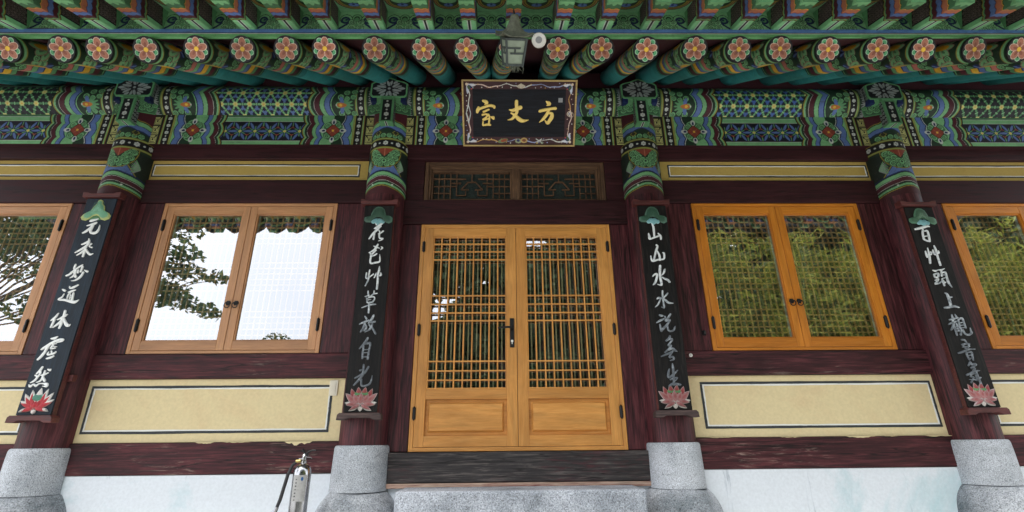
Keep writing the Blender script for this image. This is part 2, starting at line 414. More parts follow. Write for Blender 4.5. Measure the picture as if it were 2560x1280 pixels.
GLYPHS={
 -3.84:"-19,3411,13 -7,3416,21 46,3432,12|-34,3364,6 -4,3376,15 28,3388,20 41,3396,12|19,3371,16 -2,3339,18 -29,3309,19 -51,3294,10|20,3368,15 16,3344,18 11,3314,19 26,3295,19 63,3297,21 79,3324,16 80,3354,10 78,3371,3/-25,3183,10 -4,3193,15 24,3212,21 32,3219,9|22,3234,11 31,3202,16 16,3169,17 -25,3131,16 -61,3105,8|16,3169,17 17,3131,17 17,3070,16|15,3131,17 -8,3105,15 -39,3080,7|21,3140,13 48,3107,18 75,3088,16 99,3096,3|55,3188,13 44,3164,8 71,3154,12/-22,2992,14 -24,2962,17 -11,2934,19 -8,2911,15 11,2881,19|39,2990,9 14,2971,13 -28,2927,17 -50,2902,15 -70,2891,13|-1,2943,11 -3,2906,15 -15,2884,13 -35,2868,3|17,2941,10 19,2918,13|44,2971,15 42,2927,15|68,2941,6 95,2929,18 105,2929,6|64,2920,15 56,2888,18 34,2861,16 11,2847,10 -15,2843,3/-61,2764,13 -42,2756,19 -36,2757,8|-39,2726,6 -47,2699,11 -72,2677,13 -18,2673,17 45,2657,22 75,2655,21 101,2674,3|-12,2791,8 -4,2777,11 23,2786,18 55,2806,10|-6,2741,9 20,2752,14 47,2761,8|20,2752,8 0,2721,11 -1,2686,9|37,2732,14 43,2672,18|17,2721,7 21,2681,8|21,2708,5 38,2709,5|21,2695,5 40,2695,5/-34,2555,9 -47,2525,18 -75,2495,9|-51,2503,17 -53,2473,16 -59,2439,14|16,2574,18 18,2542,19 15,2512,18|-25,2501,7 -2,2514,14 25,2533,18 42,2546,9|17,2512,19 4,2482,16 -21,2454,14 -41,2435,7|17,2499,17 15,2465,19 11,2431,15|25,2507,18 46,2477,21 65,2456,24 83,2452,18 95,2462,3/-22,2341,12 2,2345,20 20,2357,10|-73,2254,15 -46,2277,18 -10,2305,19 31,2328,18 73,2336,11 70,2321,12 29,2309,6|-17,2301,18 -32,2272,18 -43,2231,19 -60,2195,19 -78,2171,14|7,2313,11 4,2284,12 -3,2258,11 31,2264,10|10,2278,6 42,2274,5|13,2297,7 32,2299,6|9,2239,9 17,2219,10|-11,2231,6 -12,2209,12 33,2219,14 47,2231,10|-8,2178,12 19,2186,16 40,2198,11/-22,2108,14 -34,2078,17 -49,2058,11|-30,2078,12 -21,2062,10 -34,2031,13 -49,2003,15 -75,1986,7|-54,2043,12 -39,2035,10|10,2078,10 8,2046,14 5,2019,13 -4,1999,11 -28,1989,6|-7,2044,10 18,2052,12 40,2064,8|6,2030,13 28,2003,18 34,1997,12|30,2090,10 46,2084,16 51,2092,6|-80,1968,9 -68,1955,14 -47,1974,10 -27,1960,14 -8,1976,9 18,1979,9 56,1973,20 57,1958,17 29,1958,4",
 -1.28:"-1,3391,19 1,3372,11|61,3399,14 33,3370,20 2,3341,23 -15,3335,8|45,3359,9 7,3318,18 -20,3287,17 -53,3234,10|-9,3295,14 -13,3230,14|26,3320,10 39,3299,11 36,3267,12 44,3240,13 72,3236,10 57,3222,8 33,3212,2|68,3310,13 47,3291,10 26,3281,5/31,3177,13 17,3149,19 2,3125,16 -40,3099,7|-5,3163,7 22,3153,13 49,3143,7|63,3155,5 76,3145,13 58,3127,4|21,3123,10 1,3101,13 -19,3077,15 -21,3059,13|-28,3093,11 -20,3065,13 -22,3030,14 -20,3006,15 -5,2998,13 28,3006,15 56,3012,13 63,3026,12 60,3057,10 56,3083,1|-15,3065,9 10,3075,11 29,3089,10/-44,2909,9 -46,2873,12 -39,2857,9 -17,2869,9 17,2897,11|-18,2934,11 -22,2884,13 -25,2842,13 -44,2791,9|41,2909,6 36,2888,12 27,2863,7|65,2969,5 64,2938,16 57,2891,16 60,2838,16 58,2762,15|62,2882,9 83,2889,15 81,2907,9/-14,2743,8 -10,2713,14 2,2683,8|-34,2693,8 -14,2700,9|38,2745,9 36,2721,12 10,2695,9|37,2717,9 65,2722,8|-22,2680,9 -15,2657,10 -11,2639,11 33,2644,12|-20,2674,7 7,2687,9 39,2691,12 48,2672,11 36,2650,13|-8,2663,7 16,2667,7|-55,2593,6 -7,2613,11 27,2622,12 61,2624,9|3,2639,9 6,2606,14 8,2551,14/-18,2516,11 -5,2497,15|-59,2451,8 -26,2467,15 14,2483,14|-17,2459,14 -24,2421,17 -44,2384,10|-14,2454,13 1,2429,14 -7,2403,16 -22,2395,8|53,2524,16 35,2486,19 17,2459,13|22,2464,11 66,2472,16|49,2453,14 32,2410,16 -8,2384,7|24,2443,13 52,2416,14 83,2370,16/21,2331,16 1,2294,19 -38,2245,11|-7,2268,13 -9,2216,15 -7,2165,15|-3,2279,10 38,2291,18 47,2278,15 40,2216,15 37,2159,16|-6,2234,7 32,2237,7|-6,2209,7 32,2211,7|-5,2175,10 33,2177,10/9,2111,12 10,2068,17 9,2028,17|-15,2066,15 -5,2071,9|49,2093,15 25,2048,15 6,2033,10|-52,2004,10 -18,2023,15 29,2053,15|7,2028,18 -20,1989,18 -54,1949,12|0,1993,15 4,1954,15 20,1941,14 64,1953,15 82,1983,12 86,2023,4",
 1.28:"-29,3382,9 -18,3353,17 -18,3302,18 -20,3255,15|-70,3282,10 -66,3253,21 -66,3230,15 -37,3238,14 15,3257,14|18,3284,9 38,3257,18 38,3228,14/-10,3168,14 -3,3154,17 -20,3114,17 -35,3069,15 -50,3022,15|-10,3110,11 5,3069,17 5,3025,17|-74,3061,9 -71,3030,15 -58,3014,15 -15,3027,14 38,3033,13 48,3057,15 49,3089,14 36,3095,5/0,2967,18 -8,2914,19 -11,2856,19 -7,2805,19 -13,2788,13 -45,2796,4|-78,2869,9 -57,2889,15 -37,2887,19 -44,2852,17 -64,2809,17 -83,2790,6|37,2930,16 22,2898,13 1,2879,5|5,2861,7 24,2850,15 52,2836,17 66,2817,16/-6,2735,11 -10,2691,13 -11,2654,11 -9,2609,13 -11,2585,13 -33,2590,4|-63,2661,9 -48,2672,17 -31,2665,12 -50,2628,13 -67,2605,12 -87,2589,6|35,2712,12 12,2687,12 -12,2672,11 -35,2665,7|-6,2665,9 14,2646,16 37,2627,16 73,2623,4/-57,2518,14 -42,2512,19 -28,2512,9|-89,2452,10 -57,2471,16 -26,2484,13|-64,2436,13 -60,2400,16 -58,2376,13 -38,2406,12 -3,2433,13|35,2523,15 13,2493,16 -12,2468,14|-13,2504,13 -9,2490,6|-7,2463,11 27,2476,13 10,2449,15 -21,2416,15 -40,2392,10|0,2433,13 1,2395,14 15,2378,14 48,2386,14 58,2405,11 65,2421,3/9,2333,16 -1,2314,18 -27,2296,13|-12,2309,13 25,2309,16 11,2285,13 -16,2256,13 8,2256,16 0,2240,13 -47,2198,13|-35,2209,11 15,2230,16 39,2214,18 54,2206,5|-83,2165,9 -44,2180,15 0,2196,16|18,2209,14 -18,2157,12 12,2162,15 17,2141,15 -13,2131,7/2,2102,10 3,2069,17 0,2008,16 -7,1933,15|-30,2059,11 -43,2019,17 -43,1993,16 -7,2011,15 37,2049,9|-30,1976,13 0,1986,13 29,1990,10 8,1965,8|-47,1923,13 -16,1941,18 20,1938,19 45,1935,15",
 3.84:"-134,3324,16 -73,3337,21 -10,3354,17 7,3349,8|-63,3321,12 -76,3281,16 -82,3231,16 -77,3218,14 -49,3203,12|-50,3304,11 -26,3306,14 -27,3256,17 -35,3201,14|-69,3251,9 -37,3256,8/-106,3102,11 -107,3068,17 -107,3046,12|-77,3134,8 -79,3092,14 -87,3038,17 -98,2988,14|-107,3068,9 -62,3072,11 -59,3097,9|-34,3116,9 -34,3087,17 -25,3072,14|-10,3156,9 -6,3116,16 -10,3053,14 -11,2970,16|-23,3077,11 12,3087,13 14,3106,8/-96,2920,8 -76,2913,16 -53,2920,8|-98,2880,12 -95,2852,14 -66,2859,14 -58,2889,16 -95,2882,11|-104,2824,9 -72,2838,11 -89,2814,14 -115,2791,11 -76,2798,11 -53,2814,6|-43,2923,8 -18,2923,14 12,2934,6|-19,2918,11 -31,2866,14|-18,2894,9 12,2901,14 10,2851,16 11,2800,18 27,2760,4|-24,2875,7 -1,2875,7|-38,2837,11 -38,2805,18 -20,2805,12|-35,2842,6 -10,2847,6|-33,2819,12 -38,2777,14/-56,2707,6 -41,2698,16 -35,2661,22 -37,2616,21 -37,2582,18|-25,2666,13 -8,2668,11|-104,2573,12 -67,2577,18 -15,2586,18 26,2575,9/-59,2507,10 -62,2473,17 -67,2451,13|-30,2512,8 -22,2484,13|-95,2465,10 -54,2473,14 -15,2482,10|-114,2424,10 -82,2438,14 -34,2451,13|-63,2446,13 -81,2407,16 -108,2377,12|-69,2429,14 -71,2380,15 -71,2331,13|-69,2402,9 -37,2407,9|-67,2385,9 -41,2390,9|-71,2364,10 -39,2369,10|-44,2429,11 -44,2396,11 -44,2364,10|-17,2459,11 -22,2413,14 -22,2380,14|-15,2465,11 20,2479,15 25,2445,14 27,2393,11|-13,2437,8 19,2443,8|-15,2415,8 16,2419,8|-17,2393,8 14,2396,8|-18,2374,12 -38,2334,14|-5,2374,13 2,2344,14 31,2333,15 61,2349,15 62,2368,11 63,2393,4/-44,2291,13 -23,2288,15 -11,2269,9|-56,2248,13 -23,2256,14 7,2255,13|-49,2245,9 -40,2224,13 -23,2208,11|7,2250,9 -13,2224,11|-59,2229,9 2,2234,8|-112,2177,12 -68,2189,16 -13,2208,14 42,2210,5|-41,2187,12 -42,2155,14 -36,2124,14|-33,2181,9 2,2186,14 1,2155,13 -6,2118,11|-33,2155,8 -7,2160,8|-34,2131,10 -2,2137,8/-61,2074,13 -33,2103,16 -35,2082,15 4,2084,18 -6,2071,11 -51,2051,13 -28,2056,11 -15,2046,13 -40,2036,7|-102,1995,13 -66,2008,16 -21,2028,15 17,2030,7|-28,2025,11 -65,1995,11 -75,1979,8 -49,1979,8 -68,1954,11 -86,1934,12|-58,2000,7 -12,2010,7|-93,1959,5 -51,1959,7|-13,2020,14 -12,1979,16 -8,1943,16 -5,1893,14|-47,1954,7 8,1974,11|-28,1994,8 -32,1951,8",
}
PLAQUE_GLYPHS='-351,428,24 -324,419,34 -313,405,24 -337,396,8|-397,366,24 -404,343,35 -409,326,27|-395,351,24 -340,371,24 -286,385,26 -247,377,28 -244,365,20|-347,328,21 -298,348,18|-357,300,22 -329,305,18 -299,300,21|-305,300,19 -324,276,17 -351,256,21|-342,252,16 -306,262,15|-296,300,16 -292,265,18 -300,209,20|-352,202,20 -319,208,22 -285,205,20|-354,239,13 -357,207,16|-278,281,12 -258,273,34 -252,265,24/-97,348,12 -63,342,30 -16,359,36 11,368,38|-28,424,33 -28,385,34 -24,328,31 -48,288,30 -72,262,24 -111,252,7|-78,316,18 -45,299,27 -8,264,40 34,244,34 92,253,6/261,424,14 282,410,37 295,398,26 265,387,7|201,336,30 249,347,29 320,359,26 350,361,30|288,350,26 268,304,31 234,261,27 197,231,6|280,316,18 316,313,30 318,281,39 298,247,36 278,223,30 249,253,6'
# ------------------------------------------------------------------ pattern painter (mesh colour attributes)
G1 = lin(124, 184, 130); G2 = lin(72, 116, 82); G3 = lin(31, 55, 38); GM = lin(100, 158, 110)
BL = lin(94, 120, 176); NV = lin(30, 42, 88); PLM = lin(80, 32, 42); BK = lin(20, 20, 24)
WH = lin(204, 210, 204); YE = lin(232, 188, 66); OL = lin(150, 138, 52); OR = lin(180, 116, 90)
BR = lin(158, 86, 64); TE = lin(56, 142, 142); PK = lin(196, 124, 112); GY = lin(150, 158, 156); CRM = lin(214, 214, 140)

class Canvas:
    def __init__(s, u0, u1, v0, v1, step, bg):
        nu = max(2, int(round((u1 - u0) / step)) + 1); nv = max(2, int(round((v1 - v0) / step)) + 1)
        s.u = np.linspace(u0, u1, nu); s.v = np.linspace(v0, v1, nv)
        s.U, s.V = np.meshgrid(s.u, s.v); s.C = np.empty(s.U.shape + (3,)); s.C[:] = bg
    def fill(s, mask, c): s.C[mask] = c
    def win(s, cx, cy, r):
        a, b = np.searchsorted(s.u, (cx - r, cx + r)); d, e = np.searchsorted(s.v, (cy - r, cy + r))
        if a >= b or d >= e: return None
        return slice(d, e), slice(a, b)
    def disc(s, cx, cy, r, c, ry=None):
        w = s.win(cx, cy, max(r, ry or r))
        if w is None: return
        m = ((s.U[w] - cx) / r) ** 2 + ((s.V[w] - cy) / (ry or r)) ** 2 < 1
        s.C[w][m] = c
    def ring(s, cx, cy, r0, r1, c):
        w = s.win(cx, cy, r1)
        if w is None: return
        d = np.hypot(s.U[w] - cx, s.V[w] - cy); s.C[w][(d > r0) & (d < r1)] = c
    def ell(s, cx, cy, a, b, ang, c):
        w = s.win(cx, cy, max(a, b))
        if w is None: return
        x = s.U[w] - cx; y = s.V[w] - cy
        p = x * math.cos(ang) + y * math.sin(ang); q = -x * math.sin(ang) + y * math.cos(ang)
        s.C[w][(p / a) ** 2 + (q / b) ** 2 < 1] = c
    def petal(s, x0, y0, x1, y1, wd, c):
        """pointed leaf from (x0,y0) to (x1,y1)"""
        L = math.hypot(x1 - x0, y1 - y0); ux, uy = (x1 - x0) / L, (y1 - y0) / L
        w = s.win((x0 + x1) / 2, (y0 + y1) / 2, L / 2 + wd)
        if w is None: return
        x = s.U[w] - x0; y = s.V[w] - y0
        t = (x * ux + y * uy) / L; q = np.abs(-x * uy + y * ux)
        tt = np.clip(t, 0, 1)
        s.C[w][(t > 0) & (t < 1) & (q < wd * np.sqrt(np.sin(np.pi * tt ** 0.8)))] = c
    def seg(s, x0, y0, x1, y1, hw, c):
        L = math.hypot(x1 - x0, y1 - y0) + 1e-9
        w = s.win((x0 + x1) / 2, (y0 + y1) / 2, L / 2 + hw)
        if w is None: return
        x = s.U[w] - x0; y = s.V[w] - y0; ux, uy = (x1 - x0) / L, (y1 - y0) / L
        t = np.clip(x * ux + y * uy, 0, L)
        s.C[w][np.hypot(x - t * ux, y - t * uy) < hw] = c
    def pline(s, pts, hw, c):
        for a, b in zip(pts[:-1], pts[1:]): s.seg(a[0], a[1], b[0], b[1], hw, c)
    def curl(s, cx, cy, r, hand=1, light=None, dark=None, a0=0.0):
        light = light or G1; dark = dark or G3
        w = s.win(cx, cy, r)
        if w is None: return
        x = s.U[w] - cx; y = s.V[w] - cy; d = np.hypot(x, y) / r
        s.C[w][d < 1] = dark; s.C[w][d < 0.86] = light
        ang = (hand * np.arctan2(y, x) - a0) % (2 * np.pi) / (2 * np.pi)
        for k in range(2):
            rr = 0.66 - 0.36 * ang - 0.36 * k
            s.C[w][(np.abs(d - rr) < 0.085) & (d < 0.9)] = dark
    def wflower(s, cx, cy, r, c=None):
        c = c or WH
        for k in range(6):
            a = k * math.pi / 3 + 0.5
            s.disc(cx + 0.62 * r * math.cos(a), cy + 0.62 * r * math.sin(a), 0.36 * r, c)
        s.disc(cx, cy, 0.24 * r, c)
    def mesh(s, name, fn, mat, parent=None, closed_u=False, flip=False, smooth=True):
        nv, nu = s.U.shape
        x, y, z = fn(s.U, s.V)
        co = np.stack([np.broadcast_to(x, s.U.shape), np.broadcast_to(y, s.U.shape), np.broadcast_to(z, s.U.shape)], -1).reshape(-1, 3).astype(np.float32)
        idx = np.arange(nu * nv).reshape(nv, nu)
        q = np.stack([idx[:-1, :-1], idx[:-1, 1:], idx[1:, 1:], idx[1:, :-1]], -1).reshape(-1, 4)
        if flip: q = q[:, ::-1]
        me = bpy.data.meshes.new(name)
        me.vertices.add(len(co)); me.vertices.foreach_set('co', co.ravel())
        me.loops.add(q.size); me.loops.foreach_set('vertex_index', q.ravel().astype(np.int32))
        me.polygons.add(len(q)); me.polygons.foreach_set('loop_start', np.arange(0, q.size, 4, dtype=np.int32))
        me.polygons.foreach_set('use_smooth', np.full(len(q), smooth))
        me.update(calc_edges=True); me.validate()
        a = me.color_attributes.new('Col', 'FLOAT_COLOR', 'POINT')
        cc = np.concatenate([s.C.reshape(-1, 3), np.ones((nu * nv, 1))], 1).astype(np.float32)
        a.data.foreach_set('color', cc.ravel())
        me.materials.append(mat)
        o = bpy.data.objects.new(name, me); col.objects.link(o)
        if parent is not None: setparent(o, parent)
        return o

def lob(v, v0, T): return np.abs(np.cos(np.pi * (v - v0) / T)) ** 0.8

BAY = 2.56
COLX = [-1.5 * BAY, -0.5 * BAY, 0.5 * BAY, 1.5 * BAY]
RC = 0.191
ZT = 0.85           # terrace level

# ------------------------------------------------------------------ ground, terrace, far hills
mb = MB(); mb.add([(-900, -900, 0), (900, -900, 0), (900, 900, 0), (-900, 900, 0)], [(0, 1, 2, 3)])
g = mb.build('ground', M['ground']); g['kind'] = 'structure'
mb = MB(); mb.box(-9, 9, -2.05, 6, 0.004, ZT)
t_ = mb.build('terrace', M['terrace'], bevel=0.02); t_['kind'] = 'structure'
mb = MB()
n = 60
ring = []
for i in range(n):
    a = 2 * math.pi * i / n
    h = 16 + 9 * math.sin(a * 3 + 1) + 6 * math.sin(a * 7)
    ring.append((a, max(6, h)))
v = [(330 * math.sin(a), -330 * math.cos(a), -1) for a, h in ring] + [(420 * math.sin(a), -420 * math.cos(a), h) for a, h in ring] + [(560 * math.sin(a), -560 * math.cos(a), -1) for a, h in ring]
f = []
for i in range(n):
    j = (i + 1) % n
    f += [(i, j, j + n, i + n), (i + n, j + n, j + 2 * n, i + 2 * n)]
mb.add(v, f)
h_ = mb.build('hills', M['hill'], smooth=80); h_['kind'] = 'structure'

# ------------------------------------------------------------------ the hall
bld = thing('temple_hall', (0, 0, ZT), 'painted timber temple hall with plum posts, cream panels and green patterned eaves on granite bases', 'building')
def P(name, mbx, mat, **k): return mbx.build(name, mat, bld, **k)

# solid black slab added to block light and stand for the unlit room
mb = MB()
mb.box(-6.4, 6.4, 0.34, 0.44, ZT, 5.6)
P('blackout_slab', mb, M['room_shade'])

wob = random.Random(99)
def rect_lines(mbx, x0, x1, z0, z1, y, w, mi):
    """hand-ruled border: four brushed strips whose edges wander a little"""
    def strip(p, q, nx, nz):
        n = 40; v = []; f = []; a = b = 0.0
        for i in range(n + 1):
            t = i / n
            a = a * 0.8 + wob.gauss(0, 0.0007); b = b * 0.8 + wob.gauss(0, 0.0007)
            for k in (-w / 2 + a, w / 2 + b): v.append((p[0] + (q[0] - p[0]) * t + nx * k, y, p[1] + (q[1] - p[1]) * t + nz * k))
            for k in (-w / 2 + a, w / 2 + b): v.append((p[0] + (q[0] - p[0]) * t + nx * k, y + 0.003, p[1] + (q[1] - p[1]) * t + nz * k))
        for i in range(n):
            o = 4 * i
            f += [(o, o + 1, o + 5, o + 4), (o + 2, o + 6, o + 7, o + 3), (o, o + 4, o + 6, o + 2), (o + 1, o + 3, o + 7, o + 5)]
        mbx.add(v, f, mi)
    h = w / 2
    strip((x0, z0 + h), (x1, z0 + h), 0, 1); strip((x0, z1 - h), (x1, z1 - h), 0, 1)
    strip((x0 + h, z0 + w + 0.001), (x0 + h, z1 - w - 0.001), 1, 0); strip((x1 - h, z0 + w + 0.001), (x1 - h, z1 - w - 0.001), 1, 0)

WCX = [-5.13, -2.575, 2.58, 5.118]
bay_edges = [(-6.40, COLX[0]), (COLX[0], COLX[1]), (COLX[2], COLX[3]), (COLX[3], 6.40)]
for k, (a, b) in enumerate(bay_edges):
    wc = WCX[k]
    mb = MB(); mb.box(a, b, -0.005, 0.30, ZT - 0.05, 1.281)
    P('base_wall', mb, M['white_base'])
    mb = MB(); mb.box(a, b, -0.014, 0.30, 1.284, 1.526)
    P('ground_beam', mb, M['plum_worn'], bevel=0.008)
    q = random.Random(40 + k); xx = a + (1.2 if k == 1 else 0.3)
    while xx < b - 0.3 and k in (1, 2):      # cream plaster smeared and peeling over the top edge of the beam
        L_ = q.uniform(0.06, 0.30); dp = q.uniform(0.004, 0.018) * (2.0 if k == 1 and q.random() < 0.4 else 1)
        top = [(xx + L_ * t, 1.5275) for t in np.linspace(0, 1, 12)]
        bot = [(xx + L_ * t, 1.527 - dp * (math.sin(math.pi * t) ** 0.6) * q.uniform(0.2, 1)) for t in np.linspace(0, 1, 12)]
        mb = MB(); mb.prism(bot + top[::-1], lambda u, w, t: (u, t, w), -0.0165, -0.0135)
        P('plaster_smear', mb, M['cream'])
        xx += L_ + q.uniform(0.02, 0.3 if k == 1 else 0.6)
    mb = MB(); mb.box(a, b, 0.014, 0.30, 1.529, 2.034)
    mb2 = MB()
    pl = P('lower_panel', mb, M['cream'])
    m = 0.026
    pc = (a + b) / 2 + (0.04 if k == 2 else -0.04 if k == 1 else 0)
    x0, x1 = pc - 1.015, pc + 1.02
    mb = MB(); rect_lines(mb, x0, x1, 1.597, 1.981, 0.0105, 0.019, 0)
    mb.build('dark_border', M['line_dark'], pl)
    mb = MB(); rect_lines(mb, x0 + 0.019, x1 - 0.019, 1.616, 1.962, 0.0105, 0.012, 0)
    mb.build('white_border', M['line_white'], pl)
    mb = MB(); mb.box(a, b, -0.014, 0.30, 2.037, 2.247)
    P('sill_beam', mb, M['plum_worn'], bevel=0.008)
    mb = MB(); mb.box(a, wc - 0.838, 0.004, 0.30, 2.25, 3.712)
    P('jamb_post', mb, M['plum_z'], bevel=0.006)
    mb = MB(); mb.box(wc + 0.838, b, 0.004, 0.30, 2.25, 3.712)
    P('jamb_post', mb, M['plum_z'], bevel=0.006)
    mb = MB(); mb.box(a, b, -0.012, 0.30, 3.715, 3.968)
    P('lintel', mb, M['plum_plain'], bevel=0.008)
    mb = MB(); mb.box(a, b, 0.014, 0.30, 3.971, 4.205)
    up_ = P('upper_panel', mb, M['cream_shaded'])
    x0, x1 = pc - 1.035, pc + 1.035
    mb = MB(); rect_lines(mb, x0, x1, 4.012, 4.158, 0.0105, 0.014, 0)
    mb.build('dark_border', M['line_dark'], up_)
    mb = MB(); rect_lines(mb, x0 + 0.014, x1 - 0.014, 4.026, 4.144, 0.0105, 0.008, 0)
    mb.build('white_border', M['line_white'], up_)
    mb = MB(); mb.box(a, b, -0.03, 0.30, 4.196, 4.40)
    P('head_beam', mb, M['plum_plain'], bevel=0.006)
# centre bay
a, b = COLX[1], COLX[2]
mb = MB(); mb.box(a, b, -0.032, 0.30, 1.206, 1.434)
P('door_sill', mb, M['weathered'], bevel=0.01)
mb = MB(); mb.box(a, b, -0.036, 0.30, 1.168, 1.203)
P('door_sill_edge', mb, M['raw_strip'], bevel=0.004)
mb = MB(); mb.box(a, b, 0.0, 0.30, ZT - 0.05, 1.165)
P('base_wall', mb, M['white_base'])
for s in (-1, 1):
    x0, x1 = sorted((s * 0.914, s * BAY / 2))
    mb = MB(); mb.box(x0, x1, 0.006, 0.30, 1.437, 3.484)
    P('jamb_post', mb, M['plum_z'], bevel=0.006)
    mb = MB(); mb.box(x0, x1, 0.006, 0.30, 3.748, 4.193)
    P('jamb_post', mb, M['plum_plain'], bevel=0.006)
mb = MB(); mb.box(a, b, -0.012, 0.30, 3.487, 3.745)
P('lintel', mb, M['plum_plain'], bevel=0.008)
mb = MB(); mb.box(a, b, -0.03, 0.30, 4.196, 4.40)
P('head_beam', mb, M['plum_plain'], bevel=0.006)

# ------------------------------------------------------------------ windows
def framebox(mbz, mbx, x0, x1, z0, z1, y0, y1, w, wt=None, wb=None):
    wt = wt or w; wb = wb or w
    mbz.box(x0, x0 + w, y0, y1, z0, z1); mbz.box(x1 - w, x1, y0, y1, z0, z1)
    mbx.box(x0 + w, x1 - w, y0 + 0.001, y1, z1 - wt, z1); mbx.box(x0 + w, x1 - w, y0 + 0.001, y1, z0, z0 + wb)

def two_mat(name, mats, fn, parent, bevel=0.003):
    """rails and stiles of one frame: two materials in one mesh"""
    mz, mx = MB(), MB(); fn(mz, mx)
    o = len(mz.v); mz.v += mx.v; mz.c += mx.c
    mz.f += [tuple(i + o for i in f) for f in mx.f]; mz.m += [1] * len(mx.f)
    return mz.build(name, [M[mats + '_z'], M[mats + '_x']], parent, bevel=bevel)

def hinge(parent, x, z, y=-0.028, h=0.10):
    mb = MB()
    mb.tube([(x, y, z - h / 2 - 0.012), (x, y, z - h / 2 - 0.004), (x, y, z - h / 2), (x, y, z + h / 2), (x, y, z + h / 2 + 0.004), (x, y, z + h / 2 + 0.012)],
            [0.004, 0.009, 0.0125, 0.0125, 0.009, 0.004], 12)
    mb.tube([(x, y, z - 0.003), (x, y, z + 0.003)], 0.0145, 12)
    mb.box(x - 0.014, x + 0.014, y + 0.004, 0.012, z - h / 2, z + h / 2)
    return mb.build('hinge', M['iron'], parent, smooth=40)

def ring_pull(parent, x, z, y):
    mb = MB()
    for k in range(6):
        a = k * math.pi / 3
        mb.lathe([(0.0, 0), (0.011, 0.001), (0.009, 0.007), (0.0, 0.009)], 0, 0, 10)
        s = len(mb.v) - 40
        for i in range(s, len(mb.v)):
            p = mb.v[i]; mb.v[i] = (x + p[0] + 0.014 * math.cos(a), y - p[2], z + p[1] + 0.014 * math.sin(a))
    mb.tube([(x, y, z), (x, y - 0.022, z)], [0.008, 0.006], 10)
    pts = [(x + 0.024 * math.sin(t), y - 0.020 - 0.004 * math.cos(t), z - 0.022 + 0.024 * math.cos(t)) for t in np.linspace(0, 2 * math.pi, 25)]
    mb.tube(pts, 0.0042, 8)
    return mb.build('ring_pull', M['iron'], parent, smooth=50)

WZ0, WZ1 = 2.252, 3.711
def make_window(wc, wood_key, label):
    x0, x1 = wc - 0.834, wc + 0.834
    win = two_mat('window', wood_key, lambda a, b: framebox(a, b, x0, x1, WZ0, WZ1, 0.0, 0.10, 0.036, 0.030, 0.026), bld)
    win['label'] = label
    for sx in (-1, 1):
        a, b = (x0 + 0.039, wc - 0.002) if sx < 0 else (wc + 0.002, x1 - 0.039)
        z0, z1 = WZ0 + 0.029, WZ1 - 0.034
        gx0 = a + 0.076 if sx < 0 else a + 0.080
        gx1 = b - 0.080 if sx < 0 else b - 0.076
        def fr(mz, mx):
            framebox(mz, mx, a, b, z0, z1, 0.003, 0.05, 0.066, 0.076, 0.082)
            framebox(mz, mx, a + 0.0665, b - 0.0665, z0 + 0.0825, z1 - 0.0765, 0.012, 0.045, 0.011)   # glazing bead
        sash = two_mat('sash', wood_key, fr, win, 0.0025)
        mb = MB(); mb.box(a + 0.07, b - 0.07, 0.026, 0.031, z0 + 0.086, z1 - 0.08)
        mb.build('pane', M['glass'], win)
        mb = MB()
        for xa_, xb_ in ((gx0 - 0.0115, gx0 - 0.0025), (gx1 + 0.0025, gx1 + 0.0115)): mb.box(xa_, xb_, 0.034, 0.0685, z0 + 0.088, z1 - 0.082)
        mb.build('white_reveal', M['white_plastic'], win)
        # lattice behind the glass: close uprights, three groups of cross bars
        mb = MB()
        gw = gx1 - gx0; nb = 12
        gz0, gz1 = z0 + 0.09, z1 - 0.085
        for i in range(1, nb):
            x = gx0 + gw * i / nb
            mb.box(x - 0.0055, x + 0.0055, 0.072, 0.086, gz0, gz1)
        zz = [gz1 - 0.055 * i for i in range(1, 6)] + [(gz0 + gz1) / 2 + 0.055 * (i - 2.5) for i in range(0, 6)] + [gz0 + 0.055 * i for i in range(1, 6)]
        for z in zz:
            mb.box(gx0 - 0.02, gx1 + 0.02, 0.0735, 0.0875, z - 0.0055, z + 0.0055)
        framebox(mb, mb, gx0 - 0.012, gx1 + 0.012, gz0 - 0.012, gz1 + 0.012, 0.069, 0.094, 0.012)
        mb.build('lattice', M['lattice'], win)
        mb = MB(); mb.box(gx0 - 0.07, gx1 + 0.07, 0.135, 0.140, gz0 - 0.05, gz1 + 0.05)
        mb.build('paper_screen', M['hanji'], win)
        hx = x0 + 0.038 if sx < 0 else x1 - 0.038
        hinge(win, hx, 3.475, -0.006); hinge(win, hx, 2.503, -0.006)
        ring_pull(win, wc + sx * 0.035, 2.705, 0.002)
    return win
make_window(WCX[0], 'pale_oak', 'pale oak lattice window at the far left edge beside the slate blue verse board')
make_window(WCX[1], 'pale_oak', 'pale oak double window whose glass mirrors bright white sky')
make_window(WCX[2], 'amber_oak', 'amber double window between the right pair of columns with bamboo in its glass')
make_window(WCX[3], 'amber_oak', 'amber lattice window cut by the right edge of the picture')

